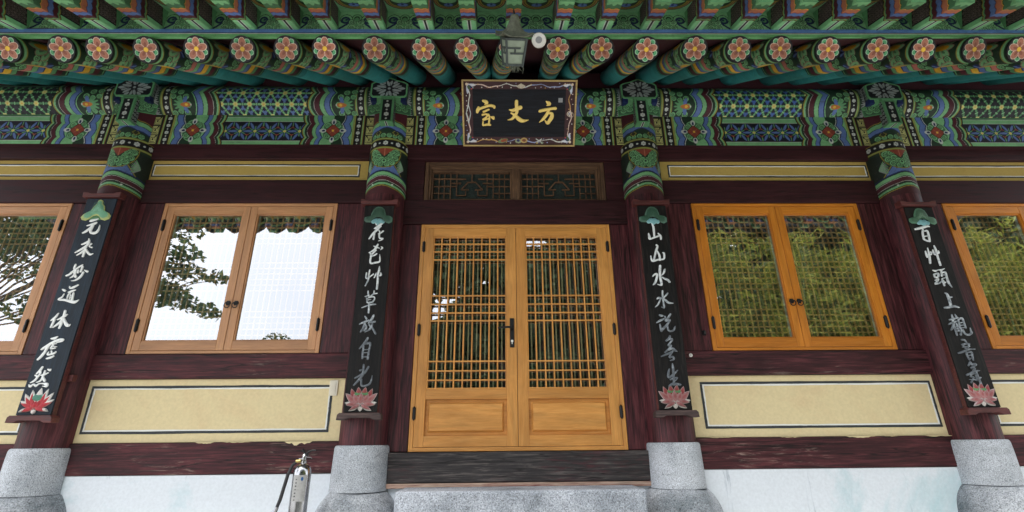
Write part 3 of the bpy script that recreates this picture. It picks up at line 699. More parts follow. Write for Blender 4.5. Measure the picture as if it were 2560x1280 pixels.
# ------------------------------------------------------------------ door
door = two_mat('door_frame', 'honey_oak', lambda a, b: framebox(a, b, -0.910, 0.910, 1.438, 3.483, 0.0, 0.12, 0.036, 0.034, 0.032), bld)
for sx in (-1, 1):
    xa, xb = (-0.872, -0.003) if sx < 0 else (0.001, 0.872)
    ga, gb = (-0.784, -0.098) if sx < 0 else (0.095, 0.777)
    z0, z1 = 1.473, 3.446
    def fr(mz, mx):
        mz.box(xa, ga - 0.004, 0.004, 0.05, z0, z1); mz.box(gb + 0.004, xb, 0.004, 0.05, z0, z1)
        L, Rr = ga - 0.004, gb + 0.004
        mx.box(L, Rr, 0.005, 0.05, 3.360, z1); mx.box(L, Rr, 0.005, 0.05, 1.852, 1.938); mx.box(L, Rr, 0.005, 0.05, z0, 1.560)
        mx.box(L, Rr, 0.030, 0.046, 1.5605, 1.8515)
        # raised field with bevelled edge
        u0, u1, w0, w1 = ga + 0.036, gb - 0.036, 1.600, 1.813
        e = 0.014
        mx.add([(u0 - e, 0.0295, w0 - e), (u1 + e, 0.0295, w0 - e), (u1 + e, 0.0295, w1 + e), (u0 - e, 0.0295, w1 + e),
                (u0, 0.006, w0), (u1, 0.006, w0), (u1, 0.006, w1), (u0, 0.006, w1)],
               [(0, 1, 5, 4), (1, 2, 6, 5), (2, 3, 7, 6), (3, 0, 4, 7), (4, 5, 6, 7)])
        framebox(mz, mx, ga - 0.0035, gb + 0.0035, 1.9385, 3.3595, 0.009, 0.045, 0.010)
    leaf = two_mat('door_leaf', 'honey_oak', fr, door, 0.0025)
    mz, mx = MB(), MB()
    for i in range(1, 9):
        x = ga + (gb - ga) * i / 9
        mz.box(x - 0.0065, x + 0.0065, 0.010, 0.030, 1.947, 3.351)
    for z in (3.282, 3.204, 3.123, 2.770, 2.688, 2.608, 2.535, 2.173, 2.091, 2.012):
        mx.box(ga + 0.004, gb - 0.004, 0.0085, 0.029, z - 0.0065, z + 0.0065)
    o = len(mz.v); mz.v += mx.v; mz.c += mx.c; mz.f += [tuple(i + o for i in f) for f in mx.f]; mz.m += [1] * len(mx.f)
    mz.build('lattice', [M['honey_oak_z'], M['honey_oak_x']], door, bevel=0.0015, seg=1)
    mb = MB(); mb.box(ga + 0.002, gb - 0.002, 0.058, 0.063, 1.945, 3.353)
    mb.build('pane', M['glass'], door)
    # pale bars put in for the lattice's reflection in the glass
    mb = MB()
    for i in range(0, 10):
        x = ga + (gb - ga) * (i + 0.5) / 9
        mb.box(x - 0.006, x + 0.006, 0.085, 0.10, 1.95, 3.35)
    mb.build('reflection_slats', M['reflection_pale'], door)
    hx = sx * 0.876
    for z in (3.25, 2.45, 1.739): hinge(door, hx, z, -0.006, 0.09)
mb = MB()   # lever handle on its long plate
mb.box(-0.064, -0.026, -0.008, 0.004, 2.290, 2.552)
mb.tube([(-0.045, -0.006, 2.462), (-0.045, -0.045, 2.462)], [0.013, 0.010], 14)
mb.tube([(-0.045, -0.045, 2.462), (-0.085, -0.048, 2.463), (-0.130, -0.047, 2.461), (-0.172, -0.043, 2.455)], [0.0105, 0.0095, 0.009, 0.007], 12)
hd = mb.build('door_handle', M['iron'], door, smooth=40, bevel=0.002)
mb = MB(); mb.tube([(-0.045, -0.007, 2.345), (-0.045, -0.013, 2.345)], 0.011, 16); mb.box(-0.0485, -0.0415, -0.012, -0.008, 2.318, 2.345)
mb.build('key_cylinder', M['white_plastic'], door, smooth=40)

# ------------------------------------------------------------------ transom light above the door
def tr(mz, mx):
    framebox(mz, mx, -0.911, 0.911, 3.749, 4.192, 0.020, 0.16, 0.040, 0.034, 0.016)
    framebox(mz, mx, -0.870, 0.870, 3.7655, 4.1575, 0.034, 0.16, 0.022, 0.036, 0.010)
    mz.box(-0.030, 0.050, 0.036, 0.16, 3.776, 4.121)
    for a, b in ((-0.847, -0.031), (0.051, 0.847)):
        framebox(mz, mx, a, b, 3.776, 4.121, 0.050, 0.16, 0.020, 0.026, 0.012)
tw = two_mat('transom_window', 'old_oak', tr, bld, 0.003)
for a, b in ((-0.826, -0.052), (0.072, 0.826)):
    mb = MB(); c0, c1 = 3.789, 4.094; w = b - a; h = c1 - c0
    def bar(u0, v0, u1, v1, hw=0.0052):
        p0 = Vector((a + u0 * w, 0, c0 + v0 * h)); p1 = Vector((a + u1 * w, 0, c0 + v1 * h))
        d = (p1 - p0).normalized(); nrm = Vector((-d.z, 0, d.x)) * hw
        q = [p0 - nrm, p1 - nrm, p1 + nrm, p0 + nrm]
        jit = bar.k = (bar.k + 1) % 7
        y0 = 0.072 + jit * 0.0004
        mb.add([(p.x, y0, p.z) for p in q] + [(p.x, y0 + 0.016, p.z) for p in q], [(0, 1, 2, 3), (7, 6, 5, 4), (0, 4, 5, 1), (1, 5, 6, 2), (2, 6, 7, 3), (3, 7, 4, 0)])
    bar.k = 0
    for x in (0.07, 0.14, 0.22, 0.78, 0.86, 0.93): bar(x, 0, x, 1)
    bar(0, 0.78, 0.42, 0.78); bar(0.58, 0.78, 1, 0.78); bar(0, 0.5, 0.30, 0.5); bar(0.70, 0.5, 1, 0.5)
    bar(0, 0.24, 0.22, 0.24); bar(0.78, 0.24, 1, 0.24)
    bar(0.30, 0.16, 0.30, 1); bar(0.70, 0.16, 0.70, 1); bar(0.30, 0.16, 0.42, 0.16); bar(0.58, 0.16, 0.70, 0.16)
    bar(0.42, 0.16, 0.42, 0.38); bar(0.58, 0.16, 0.58, 0.38); bar(0.36, 0.38, 0.46, 0.38); bar(0.54, 0.38, 0.64, 0.38)
    bar(0.36, 0.38, 0.45, 0.66); bar(0.64, 0.38, 0.55, 0.66); bar(0.45, 0.66, 0.55, 0.66); bar(0.5, 0.66, 0.5, 1)
    bar(0.22, 0.62, 0.36, 0.62); bar(0.64, 0.62, 0.78, 0.62)
    mb.build('fret_lattice', M['old_oak_x'], tw)
    mb = MB(); mb.box(a - 0.01, b + 0.01, 0.10, 0.106, c0 - 0.01, c1 + 0.01)
    mb.build('frosted_pane', M['old_glass_back'], tw)
# ------------------------------------------------------------------ painted beams
RP = 0.20; PZ = 4.855            # round purlin
def layers(cv, d, spec):
    """spec: (edge, colour): everything with d >= edge takes the colour, later edges win"""
    for e, c in spec: cv.fill(d >= e, c)

def hexweave(cv, mask0, u0, u1, vc, a, rows, bgc, barc, triC, star=True):
    """triangular strap weave: stars at the nodes, straps between them, Y shapes in the triangles"""
    keep = cv.C.copy()
    h = a * math.sqrt(3) / 2
    cv.fill(mask0, bgc)
    for r_ in rows:
        v = vc + r_ * h
        off = (r_ % 2) * a / 2
        k0 = int((u0 - off) / a) - 1; k1 = int((u1 - off) / a) + 2
        for k in range(k0, k1):
            u = off + k * a
            for up in (1, -1):      # triangles
                tu, tv = u + a / 2, v + up * h / 3
                for q in range(3):
                    ang = math.pi / 2 * up + q * 2 * math.pi / 3
                    x1, y1 = tu - 0.30 * a * math.cos(ang), tv - 0.30 * a * math.sin(ang)
                    if triC is not None: cv.petal(tu + 0.04 * a * math.cos(ang), tv + 0.04 * a * math.sin(ang), x1, y1, 0.082 * a, triC)
    for r_ in rows:
        v = vc + r_ * h
        off = (r_ % 2) * a / 2
        k0 = int((u0 - off) / a) - 1; k1 = int((u1 - off) / a) + 2
        for k in range(k0, k1):
            u = off + k * a
            for ang in (0, math.pi / 3, 2 * math.pi / 3):
                dx, dy = a * math.cos(ang), a * math.sin(ang)
                cv.seg(u + 0.1 * dx, v + 0.1 * dy, u + 0.36 * dx, v + 0.36 * dy, 0.068 * a, barc)
                cv.seg(u + 0.64 * dx, v + 0.64 * dy, u + 0.9 * dx, v + 0.9 * dy, 0.068 * a, barc)
                mx, my = u + dx / 2, v + dy / 2
                px, py = -math.sin(ang) * 0.06 * a, math.cos(ang) * 0.06 * a
                cv.seg(mx - px, my - py, mx + px, my + py, 0.072 * a, lin(20, 34, 40)); cv.seg(mx - px, my - py, mx + px, my + py, 0.052 * a, G1)
    if star:
        for r_ in rows:
            v = vc + r_ * h; off = (r_ % 2) * a / 2
            k0 = int((u0 - off) / a) - 1; k1 = int((u1 - off) / a) + 2
            for k in range(k0, k1):
                u = off + k * a
                for q in range(6): cv.disc(u + 0.11 * a * math.cos(q * math.pi / 3), v + 0.11 * a * math.sin(q * math.pi / 3), 0.075 * a, CRM)
                cv.disc(u, v, 0.06 * a, YE)
    cv.C = np.where(mask0[..., None], cv.C, keep)

def starrow(cv, mask0, u0, u1, vc, a, hh):
    keep = cv.C.copy(); cv.fill(mask0, lin(22, 20, 34))
    k0, k1 = int(u0 / a) - 1, int(u1 / a) + 2
    for k in range(k0, k1):
        u = k * a
        for s in (-1, 1):
            for q in range(3):
                ang = math.pi / 2 * s + q * 2 * math.pi / 3
                cv.seg(u + a / 2, vc + s * 0.31 * a, u + a / 2 + 0.12 * a * math.cos(ang), vc + s * 0.31 * a + 0.12 * a * math.sin(ang), 0.028 * a, BR)
        for q in range(6):
            ang = q * math.pi / 3
            cv.petal(u + 0.16 * a * math.cos(ang), vc + 0.16 * a * math.sin(ang), u + 0.80 * a * math.cos(ang), vc + 0.80 * a * math.sin(ang), 0.105 * a, NV)
            cv.petal(u + 0.2 * a * math.cos(ang), vc + 0.2 * a * math.sin(ang), u + 0.78 * a * math.cos(ang), vc + 0.78 * a * math.sin(ang), 0.08 * a, BL)
            ang += math.pi / 6
            cv.seg(u + 0.05 * a * math.cos(ang), vc + 0.05 * a * math.sin(ang), u + 0.38 * a * math.cos(ang), vc + 0.38 * a * math.sin(ang), 0.036 * a, GM)
        cv.disc(u, vc, 0.10 * a, CRM); cv.disc(u, vc, 0.05 * a, YE)
        cv.seg(u + a / 2, vc - hh, u + a / 2, vc - hh * 0.62, 0.036 * a, GM); cv.seg(u + a / 2, vc + hh, u + a / 2, vc + hh * 0.62, 0.036 * a, GM)
    cv.C = np.where(mask0[..., None], cv.C, keep)

def end_band(cv, d, e0):
    """black band with white flowers, edged in olive"""
    cv.fill((d >= e0 - 0.022) & (d < e0), OL); cv.fill((d >= e0 - 0.012) & (d < e0 - 0.006), G1)
    cv.fill((d >= e0) & (d < e0 + 0.07), BK)
    cv.fill((d >= e0 + 0.07) & (d < e0 + 0.092), OL); cv.fill((d >= e0 + 0.077) & (d < e0 + 0.084), G1)

def border(cv, d, v, v0, T, base, amp, wide=1.0):
    z = d - amp * lob(v, v0, T) - base
    layers(cv, z, [(0, G1), (0.010, NV), (0.022, BL), (0.075 * wide, G3), (0.081 * wide, G1), (0.125 * wide, G3), (0.132 * wide, PLM), (0.186 * wide, WH),
                   (0.190 * wide, G3), (0.222 * wide, G1), (0.240 * wide, OL), (0.252 * wide, BK), (0.268 * wide, BK)])
    return z - 0.268 * wide

def purlin_canvas(tone):
    ph0, ph1 = R(-112), R(75)
    cv = Canvas(0, BAY, ph0 * RP, ph1 * RP, 0.0042, G3)
    d = np.minimum(cv.U, BAY - cv.U); v = cv.V
    vm = R(-33) * RP
    # next to the column: dark scroll
    for u0 in (0.0, BAY):
        s = 1 if u0 == 0 else -1
        for k in range(9):
            vv = R(-100) * RP + k * 0.065
            for q in range(-2, 3):
                ang = (0 if s > 0 else math.pi) + q * 0.5
                cv.petal(u0 + s * 0.165, vv, u0 + s * 0.165 + 0.06 * math.cos(ang), vv + 0.06 * math.sin(ang), 0.007, GY)
    cv.fill((d > 0.235) , G2)
    end_band(cv, d, 0.262)
    for u0, s in ((0.297, 1), (BAY - 0.297, -1)):
        for k in range(12):
            vv = R(-110) * RP + k * 0.048
            (cv.wflower(u0, vv, 0.021) if k % 2 else cv.disc(u0, vv, 0.008, WH))
    fan = d > 0.354
    cv.fill(fan, G3)
    for u0, s in ((0.0, 1), (BAY, -1)):
        for rr, n_, cr in ((0.15, 7, 0.036), (0.085, 5, 0.030)):
            for k in range(n_):
                ang = -1.75 + 3.5 * k / (n_ - 1)
                cv.curl(u0 + s * (0.385 + rr * math.cos(ang) * 0.9), vm + rr * math.sin(ang), cr, s if ang > 0 else -s)
        for k in range(7):
            ang = math.pi + (k - 3) * 0.42
            cv.petal(u0 + s * (0.47 + 0.02 * math.cos(ang)), vm + 0.02 * math.sin(ang), u0 + s * (0.47 + 0.10 * math.cos(ang)), vm + 0.10 * math.sin(ang), 0.011, GM)
        cv.petal(u0 + s * 0.50, vm - 0.085, u0 + s * 0.475, vm, 0.02, BL); cv.petal(u0 + s * 0.50, vm + 0.085, u0 + s * 0.475, vm, 0.02, BL)
        cv.petal(u0 + s * 0.54, vm, u0 + s * 0.44, vm, 0.024, lin(190, 116, 52)); cv.disc(u0 + s * 0.50, vm, 0.014, YE); cv.disc(u0 + s * 0.545, vm, 0.008, WH)
    pm = border(cv, d, v, vm, 0.27, 0.535, 0.06, 0.95) >= 0
    hi, lo = R(27) * RP, R(-82) * RP
    if tone == 'blue': hexweave(cv, pm & (v < hi) & (v > lo), 0.8, BAY - 0.8, vm + 0.006, 0.142, (-2, -1, 0, 1, 2), lin(20, 26, 52), G1, BL)
    elif tone == 'mixed': hexweave(cv, pm & (v < hi) & (v > lo), 0.8, BAY - 0.8, vm + 0.006, 0.142, (-2, -1, 0, 1, 2), lin(20, 34, 46), GM, lin(72, 104, 176))
    else: hexweave(cv, pm & (v < hi) & (v > lo), 0.8, BAY - 0.8, vm + 0.006, 0.142, (-2, -1, 0, 1, 2), lin(16, 26, 24), lin(84, 138, 94), lin(36, 34, 44))
    for a_, b_ in ((hi, hi + 0.012), (lo - 0.012, lo)): cv.fill(pm & (v >= a_) & (v < b_), BK)
    for a_, b_ in ((hi + 0.012, hi + 0.017), (lo - 0.017, lo - 0.012)): cv.fill(pm & (v >= a_) & (v < b_), WH)
    cv.fill(pm & (v >= hi + 0.017), G2); cv.fill(pm & (v < lo - 0.017), G2)
    return cv

BZ0, BZ1 = 4.326, 4.688
def beam_canvas():
    cv = Canvas(0, BAY, BZ0, BZ1, 0.0042, G3)
    d = np.minimum(cv.U, BAY - cv.U); v = cv.V
    H = 0.33; vm = BZ0 + H / 2
    # key fret beside the column
    cv.fill(d < 0.245, lin(40, 44, 30))
    for u0, s in ((0.0, 1), (BAY, -1)):
        for k in range(3):
            cz = BZ0 + 0.055 + 0.11 * k
            for w_ in (0.044, 0.030, 0.016):
                for (x0, y0, x1, y1) in ((-w_, -w_, w_, -w_), (w_, -w_, w_, w_), (-w_, w_, w_ * 0.4, w_), (-w_, -w_, -w_, w_)):
                    cv.seg(u0 + s * (0.20 + x0 * 0.8), cz + y0, u0 + s * (0.20 + x1 * 0.8), cz + y1, 0.0035, CRM)
    cv.fill((d >= 0.245) & (d < 0.258), BK); cv.fill((d >= 0.258) & (d < 0.264), PLM)
    cv.fill(d >= 0.264, G1)
    end_band(cv, d, 0.284)
    for u0, s in ((0.319, 1), (BAY - 0.319, -1)):
        for k in range(9):
            vv = BZ0 + 0.012 + k * 0.042
            (cv.wflower(u0, vv, 0.021) if k % 2 else cv.disc(u0, vv, 0.008, WH))
    cv.fill(d >= 0.378, G1)
    uc = 0.575
    z = np.abs(d - uc) - 0.028 * (np.abs(np.cos(2 * np.pi * (v - vm) / H)) ** 0.8)
    inner = (d < uc) & (d >= 0.378)
    for e0, e1, c in ((0.155, 0.162, G3), (0.100, 0.155, BL), (0.088, 0.100, NV), (0.082, 0.088, WH), (-1, 0.082, G3)): cv.fill(inner & (z >= e0) & (z < e1), c)
    pm = None
    out = d >= uc
    tmp = cv.C.copy()
    zz = border(cv, np.where(out, np.abs(d - uc), -9), v, vm, H / 2, 0.080, 0.032, 0.78)
    pm = zz >= 0
    for u0, s in ((0.0, 1), (BAY, -1)):
        U0 = u0 + s * uc
        cv.disc(U0, vm, 0.105, G1, 0.13); cv.disc(U0, vm, 0.099, G3, 0.124)
        for q in range(8):
            ang = q * math.pi / 4 + math.pi / 8
            cv.disc(U0 + 0.075 * math.cos(ang), vm + 0.095 * math.sin(ang), 0.034, G1); cv.disc(U0 + 0.073 * math.cos(ang), vm + 0.092 * math.sin(ang), 0.029, G2)
        for sx in (-1, 1):
            for sy in (-1, 1): cv.curl(U0 + sx * 0.053, vm + sy * 0.062, 0.036, sx * sy)
        x = np.abs(cv.U - U0) / 0.076 + np.abs(cv.V - vm) / 0.076
        cv.fill(x < 1.1, BK); cv.fill(x < 1.0, lin(140, 66, 50))
        cv.seg(U0 - 0.036, vm - 0.036, U0 + 0.036, vm + 0.036, 0.0022, OR); cv.seg(U0 - 0.036, vm + 0.036, U0 + 0.036, vm - 0.036, 0.0022, OR)
        cv.disc(U0, vm, 0.017, BR); cv.disc(U0, vm, 0.012, YE)
        for dx, dy in ((1, 0), (-1, 0), (0, 1), (0, -1)):
            a_, b_ = (0.034, 0.023) if dx else (0.023, 0.034)
            cv.disc(U0 + dx * 0.102, vm + dy * 0.108, a_, WH, b_); cv.disc(U0 + dx * 0.094, vm + dy * 0.100, a_ * 0.5, NV, b_ * 0.55)
    starrow(cv, pm & (v > BZ0 + 0.056) & (v < BZ0 + 0.262), 0.8, BAY - 0.8, vm - 0.008, 0.15, 0.103)
    for a_, b_, c in ((0, 0.040, G1), (0.040, 0.045, WH), (0.045, 0.056, BK), (0.262, 0.272, BK), (0.272, 0.277, WH), (0.277, 0.32, G1), (0.32, 0.325, WH), (0.325, 0.37, G2)):
        cv.fill(pm & (v >= BZ0 + a_) & (v < BZ0 + b_), c)
    return cv

purl = {}
def purlin_fn(x0):
    return lambda U, V: (x0 + U, -RP * np.cos(V / RP), PZ + RP * np.sin(V / RP))
bcv = beam_canvas()
protoB = None
pc_cache = {k: purlin_canvas(k) for k in ('blue', 'mixed', 'dark')}
for k, tone in enumerate(('dark', 'blue', 'mixed', 'mixed', 'dark')):
    x0 = COLX[0] - BAY + k * BAY
    o = pc_cache[tone].mesh('purlin', purlin_fn(x0), M['paint'], bld)
    back = MB(); back.box(x0, x0 + BAY, 0.02, 0.30, PZ - 0.15, PZ + 0.16); back.build('purlin_core', M['plum_plain'], o)
    if protoB is None:
        protoB = bcv.mesh('tie_beam', lambda U, V: (U, -0.09 + 0 * U, V), M['paint'], bld)
        core = MB(); core.box(0.0, BAY, -0.088, 0.25, BZ0 + 0.0, BZ1 - 0.001); core.build('beam_core', M['plum_plain'], protoB)
        protoB.location.x += x0
    else: dup(protoB, bld, k * BAY)

# ------------------------------------------------------------------ columns
def capital_canvas():
    z0, z1 = 3.69, 4.66
    cv = Canvas(-R(105) * RC, R(105) * RC, z0, z1, 0.0042, PL)
    th = cv.U / RC; v = cv.V
    x = np.abs(cv.U)
    # scalloped hem: centre lobe between two white dots, then swept up sides
    hem = 3.748 + 0.016 * (1 - np.clip(x / 0.085, 0, 1) ** 2) + 0.006 - np.where(x > 0.085, (x - 0.085) * 0.22, 0)
    z = v - hem
    layers(cv, z, [(0, OL), (0.009, G3), (0.016, G1), (0.036, G3), (0.058, WH), (0.062, PLM), (0.105, WH), (0.109, G3), (0.116, G1), (0.152, G3), (0.160, NV), (0.172, BL), (0.212, G3), (0.220, OL), (0.232, G3)])
    side = (x > 0.075 + (v - 3.90) * -0.0) & (v > 3.93) & (z > 0.17)
    zz = (v - 3.955) + (x - 0.07) * 1.25
    sd_ = (x > 0.07) & (v < 4.16) & (z > 0.172)
    for e0, e1, c in ((0.0, 0.075, BL), (0.075, 0.085, NV), (0.085, 0.10, OL), (0.10, 0.6, lin(28, 40, 32))): cv.fill(sd_ & (zz >= e0) & (zz < e1), c)
    for s in (-1, 1):
        for k in range(10):
            cv.petal(s * 0.21, 3.99, s * (0.21 + 0.085 * math.cos(2.3 + k * 0.16)), 3.99 + 0.12 * math.sin(2.3 + k * 0.16) , 0.006, GY if k % 2 else G1)
        cv.disc(s * 0.098, 3.79, 0.009, WH)
    # fan of curls
    fx, fz = 0.0, 4.165
    m_ = ((cv.U - fx) / 0.165) ** 2 + ((v - fz) / 0.20) ** 2 < 1
    cv.fill(m_ & (v < 4.2), OL)
    m_ = ((cv.U - fx) / 0.156) ** 2 + ((v - fz) / 0.190) ** 2 < 1
    cv.fill(m_ & (v < 4.2), G3)
    for s in (-1, 1):
        for (cx, cz, r) in ((0.118, 4.15, 0.040), (0.070, 4.15, 0.034), (0.105, 4.085, 0.038), (0.060, 4.095, 0.034), (0.075, 4.035, 0.038), (0.028, 4.06, 0.032), (0.030, 4.005, 0.030)):
            cv.curl(s * cx, cz, r, s)
    cv.disc(0, 4.04, 0.030, G3); cv.disc(0, 4.04, 0.025, G1); cv.disc(0, 4.045, 0.011, G3)
    dm = x / 0.105 + np.abs(v - 4.20) / 0.105
    cv.fill((dm < 1) & (v < 4.2), lin(140, 66, 50)); cv.fill((x < 0.003) & (dm < 1) & (v < 4.2), OR); cv.disc(0, 4.2, 0.018, YE)
    cv.fill(v >= 4.185, OL); cv.fill((v >= 4.192) & (v < 4.198), G1)
    cv.fill((v >= 4.206) & (v < 4.286), BK)
    for k in range(-5, 6):
        (cv.wflower(k * 0.062, 4.246, 0.026) if k % 2 == 0 else cv.disc(k * 0.062, 4.246, 0.010, WH))
    cv.fill((v >= 4.286) & (v < 4.304), OL); cv.fill((v >= 4.292) & (v < 4.298), G1)
    cv.fill(v >= 4.304, G3)
    for s in (-1, 1):
        for (cx, cz, r) in ((0.030, 4.335, 0.030), (0.085, 4.330, 0.026), (0.140, 4.335, 0.030)): cv.curl(s * cx, cz, r, s)
        q = np.abs(cv.U - s * 0.088) / 0.035 + np.abs(v - 4.37) / 0.035
        cv.fill(q < 1, OL); cv.fill(q < 0.75, G3); cv.fill(q < 0.45, lin(52, 46, 30))
    top = v - (4.40 - 0.05 * np.clip(np.abs(x - 0.0) / 0.19, 0, 1) ** 2 + 0.018 * np.abs(np.cos(cv.U / 0.06)))
    layers(cv, top, [(0, NV), (0.012, BL), (0.055, G3), (0.062, G1), (0.105, G3), (0.115, OL), (0.124, PLM)])
    return cv
capcv = capital_canvas()
capital = None
columns = []
for i, cx in enumerate(COLX):
    mb = MB(); mb.tube([(cx, 0, 1.494), (cx, 0, 2.5), (cx, 0, 3.73)], [RC + 0.002, RC, RC - 0.002], 48, cap=True)
    mb.tube([(cx, 0, 3.73), (cx, 0, 4.9)], [RC - 0.003, RC - 0.003], 32)
    c_o = mb.build('column', M['plum_z'], bld, smooth=40)
    cap = capcv.mesh('painted_capital', lambda U, V: (cx + (RC + 0.0006) * np.sin(U / RC), -(RC + 0.0006) * np.cos(U / RC), V + 0.036), M['paint'], c_o)
    columns.append(c_o)
    # granite drum and swelling foot stone
    mb = MB(); mb.lathe([(0.205, 1.150), (0.226, 1.155), (0.223, 1.20), (0.223, 1.25), (0.222, 1.30), (0.221, 1.36), (0.220, 1.42), (0.219, 1.47), (0.214, 1.486), (0.204, 1.4925)], cx, 0, 48)
    mb.xf(lambda a_, b_, c_: tuple(Vector((a_, b_, c_)) + Vector((a_ - cx, b_, 0)) * (0.018 * mnoise.noise(Vector((a_ * 5, b_ * 5, c_ * 4))))))
    P('column_drum', mb, M['granite'], smooth=50)
    prof = []
    for t in np.linspace(0, 1, 14):
        a = t * math.pi * 0.62
        prof.append((0.228 + 0.105 * math.sin(a * 0.94), 1.148 - 0.30 * t ** 1.25))
    prof = [(0.20, 1.152)] + prof
    mb = MB(); mb.lathe(prof[::-1], cx, 0, 56)
    mb.xf(lambda a_, b_, c_: tuple(Vector((a_, b_, c_)) + Vector((a_ - cx, b_, 0)) * (0.05 * mnoise.noise(Vector((a_ * 4, b_ * 4, c_ * 5))) + 0.02 * mnoise.noise(Vector((a_ * 14, b_ * 14, c_ * 14)))) + Vector((0, 0, 0.008 * mnoise.noise(Vector((a_ * 6 + 3, b_ * 6, c_ * 3)))))))
    P('foot_stone', mb, M['granite_rough'], smooth=60)

# ------------------------------------------------------------------ bracket heads on the columns
def head_canvas():
    cv = Canvas(-0.20, 0.20, -0.06, 0.27, 0.003, BK)
    cx, cy, sx = 0.0, 0.105, 1.25
    for k in range(6):
        a2 = math.pi / 2 + (k + 0.5) * math.pi / 3
        cv.petal(cx + sx * 0.070 * math.cos(a2), cy + 0.064 * math.sin(a2), cx + sx * 0.130 * math.cos(a2), cy + 0.108 * math.sin(a2), 0.017, GY)
    for k in range(6):
        ang = math.pi / 2 + k * math.pi / 3
        for s in (-1, 1):
            x1, y1 = cx + sx * 0.108 * math.cos(ang + s * 0.20), cy + 0.100 * math.sin(ang + s * 0.20)
            cv.petal(cx + sx * 0.02 * math.cos(ang), cy + 0.02 * math.sin(ang), x1, y1, 0.021, BK)
            cv.petal(cx + sx * 0.030 * math.cos(ang), cy + 0.03 * math.sin(ang), x1, y1, 0.0145, GY)
    cv.disc(0, 0.105, 0.022, BK); cv.disc(0, 0.105, 0.014, GY)
    return cv
HEADPOLY = [(-0.187, 0.03), (-0.165, 0.0), (0.165, 0.0), (0.187, 0.03), (0.187, 0.165), (0.155, 0.187), (0.09, 0.205), (0.0, 0.245), (-0.09, 0.205), (-0.155, 0.187), (-0.187, 0.165)]
def inside(cv, poly):
    ins = np.zeros(cv.U.shape, bool); dist = np.full(cv.U.shape, 9.0)
    n = len(poly)
    for i in range(n):
        x0, y0 = poly[i]; x1, y1 = poly[(i + 1) % n]
        c = ((y0 > cv.V) != (y1 > cv.V)) & (cv.U < (x1 - x0) * (cv.V - y0) / (y1 - y0 + 1e-12) + x0)
        ins ^= c
        L2 = (x1 - x0) ** 2 + (y1 - y0) ** 2
        t = np.clip(((cv.U - x0) * (x1 - x0) + (cv.V - y0) * (y1 - y0)) / L2, 0, 1)
        dist = np.minimum(dist, np.hypot(cv.U - x0 - t * (x1 - x0), cv.V - y0 - t * (y1 - y0)))
    return ins, dist
def masked_mesh(cv, name, keep, fn, mat, parent):
    """only the faces inside an outline"""
    o = cv.mesh(name, fn, mat, parent)
    import bmesh
    bm = bmesh.new(); bm.from_mesh(o.data); bm.verts.ensure_lookup_table()
    k = keep.ravel()
    bmesh.ops.delete(bm, geom=[v for i, v in enumerate(bm.verts) if not k[i]], context='VERTS')
    bm.to_mesh(o.data); bm.free(); return o

beak = Canvas(-0.066, 0.066, 0.0, 0.275, 0.003, BK)
bu, bv = np.abs(beak.U), beak.V
for k in range(5):
    vv = 0.035 + 0.052 * k
    (beak.wflower(0, vv, 0.026) if k in (1, 3) else beak.disc(0, vv, 0.010, WH))
beak.fill((bu > 0.044) | (bv < 0.014) | (bv > 0.262), GM); beak.fill(((bu > 0.042) & (bu <= 0.045)), G3)
bside = Canvas(0.0, 0.17, 0.0, 0.275, 0.0035, lin(24, 30, 28))
for k in range(7):
    for j in range(5):
        cx, cy = 0.012 + 0.034 * j + (k % 2) * 0.017, 0.02 + 0.04 * k
        bside.curl(cx, cy, 0.018, 1 if (k + j) % 2 else -1, GY, lin(24, 30, 28), k * 0.7)
bside.fill((bside.U < 0.014) | (bside.V < 0.016), GM)
hside = Canvas(0.0, 0.2, 0.0, 0.17, 0.004, lin(24, 30, 28))
for k in range(5):
    for j in range(6): hside.curl(0.02 + 0.036 * j, 0.02 + 0.036 * k, 0.018, 1 if (k + j) % 2 else -1, GY, lin(24, 30, 28), j * 0.9)
hside.fill(hside.U < 0.016, GM)
wing = Canvas(0.0, 0.15, 0.0, 0.15, 0.003, G2)
for (cx, cy, r) in ((0.035, 0.055, 0.034), (0.095, 0.055, 0.034), (0.065, 0.095, 0.036), (0.125, 0.100, 0.026), (0.02, 0.11, 0.026)): wing.curl(cx, cy, r, 1)
wing.fill((wing.V < 0.010) | (wing.U > 0.142), GM)
headcv = head_canvas()
hin, hdist = inside(headcv, HEADPOLY)
headcv.fill(hdist < 0.015, GM)
bracket0 = None
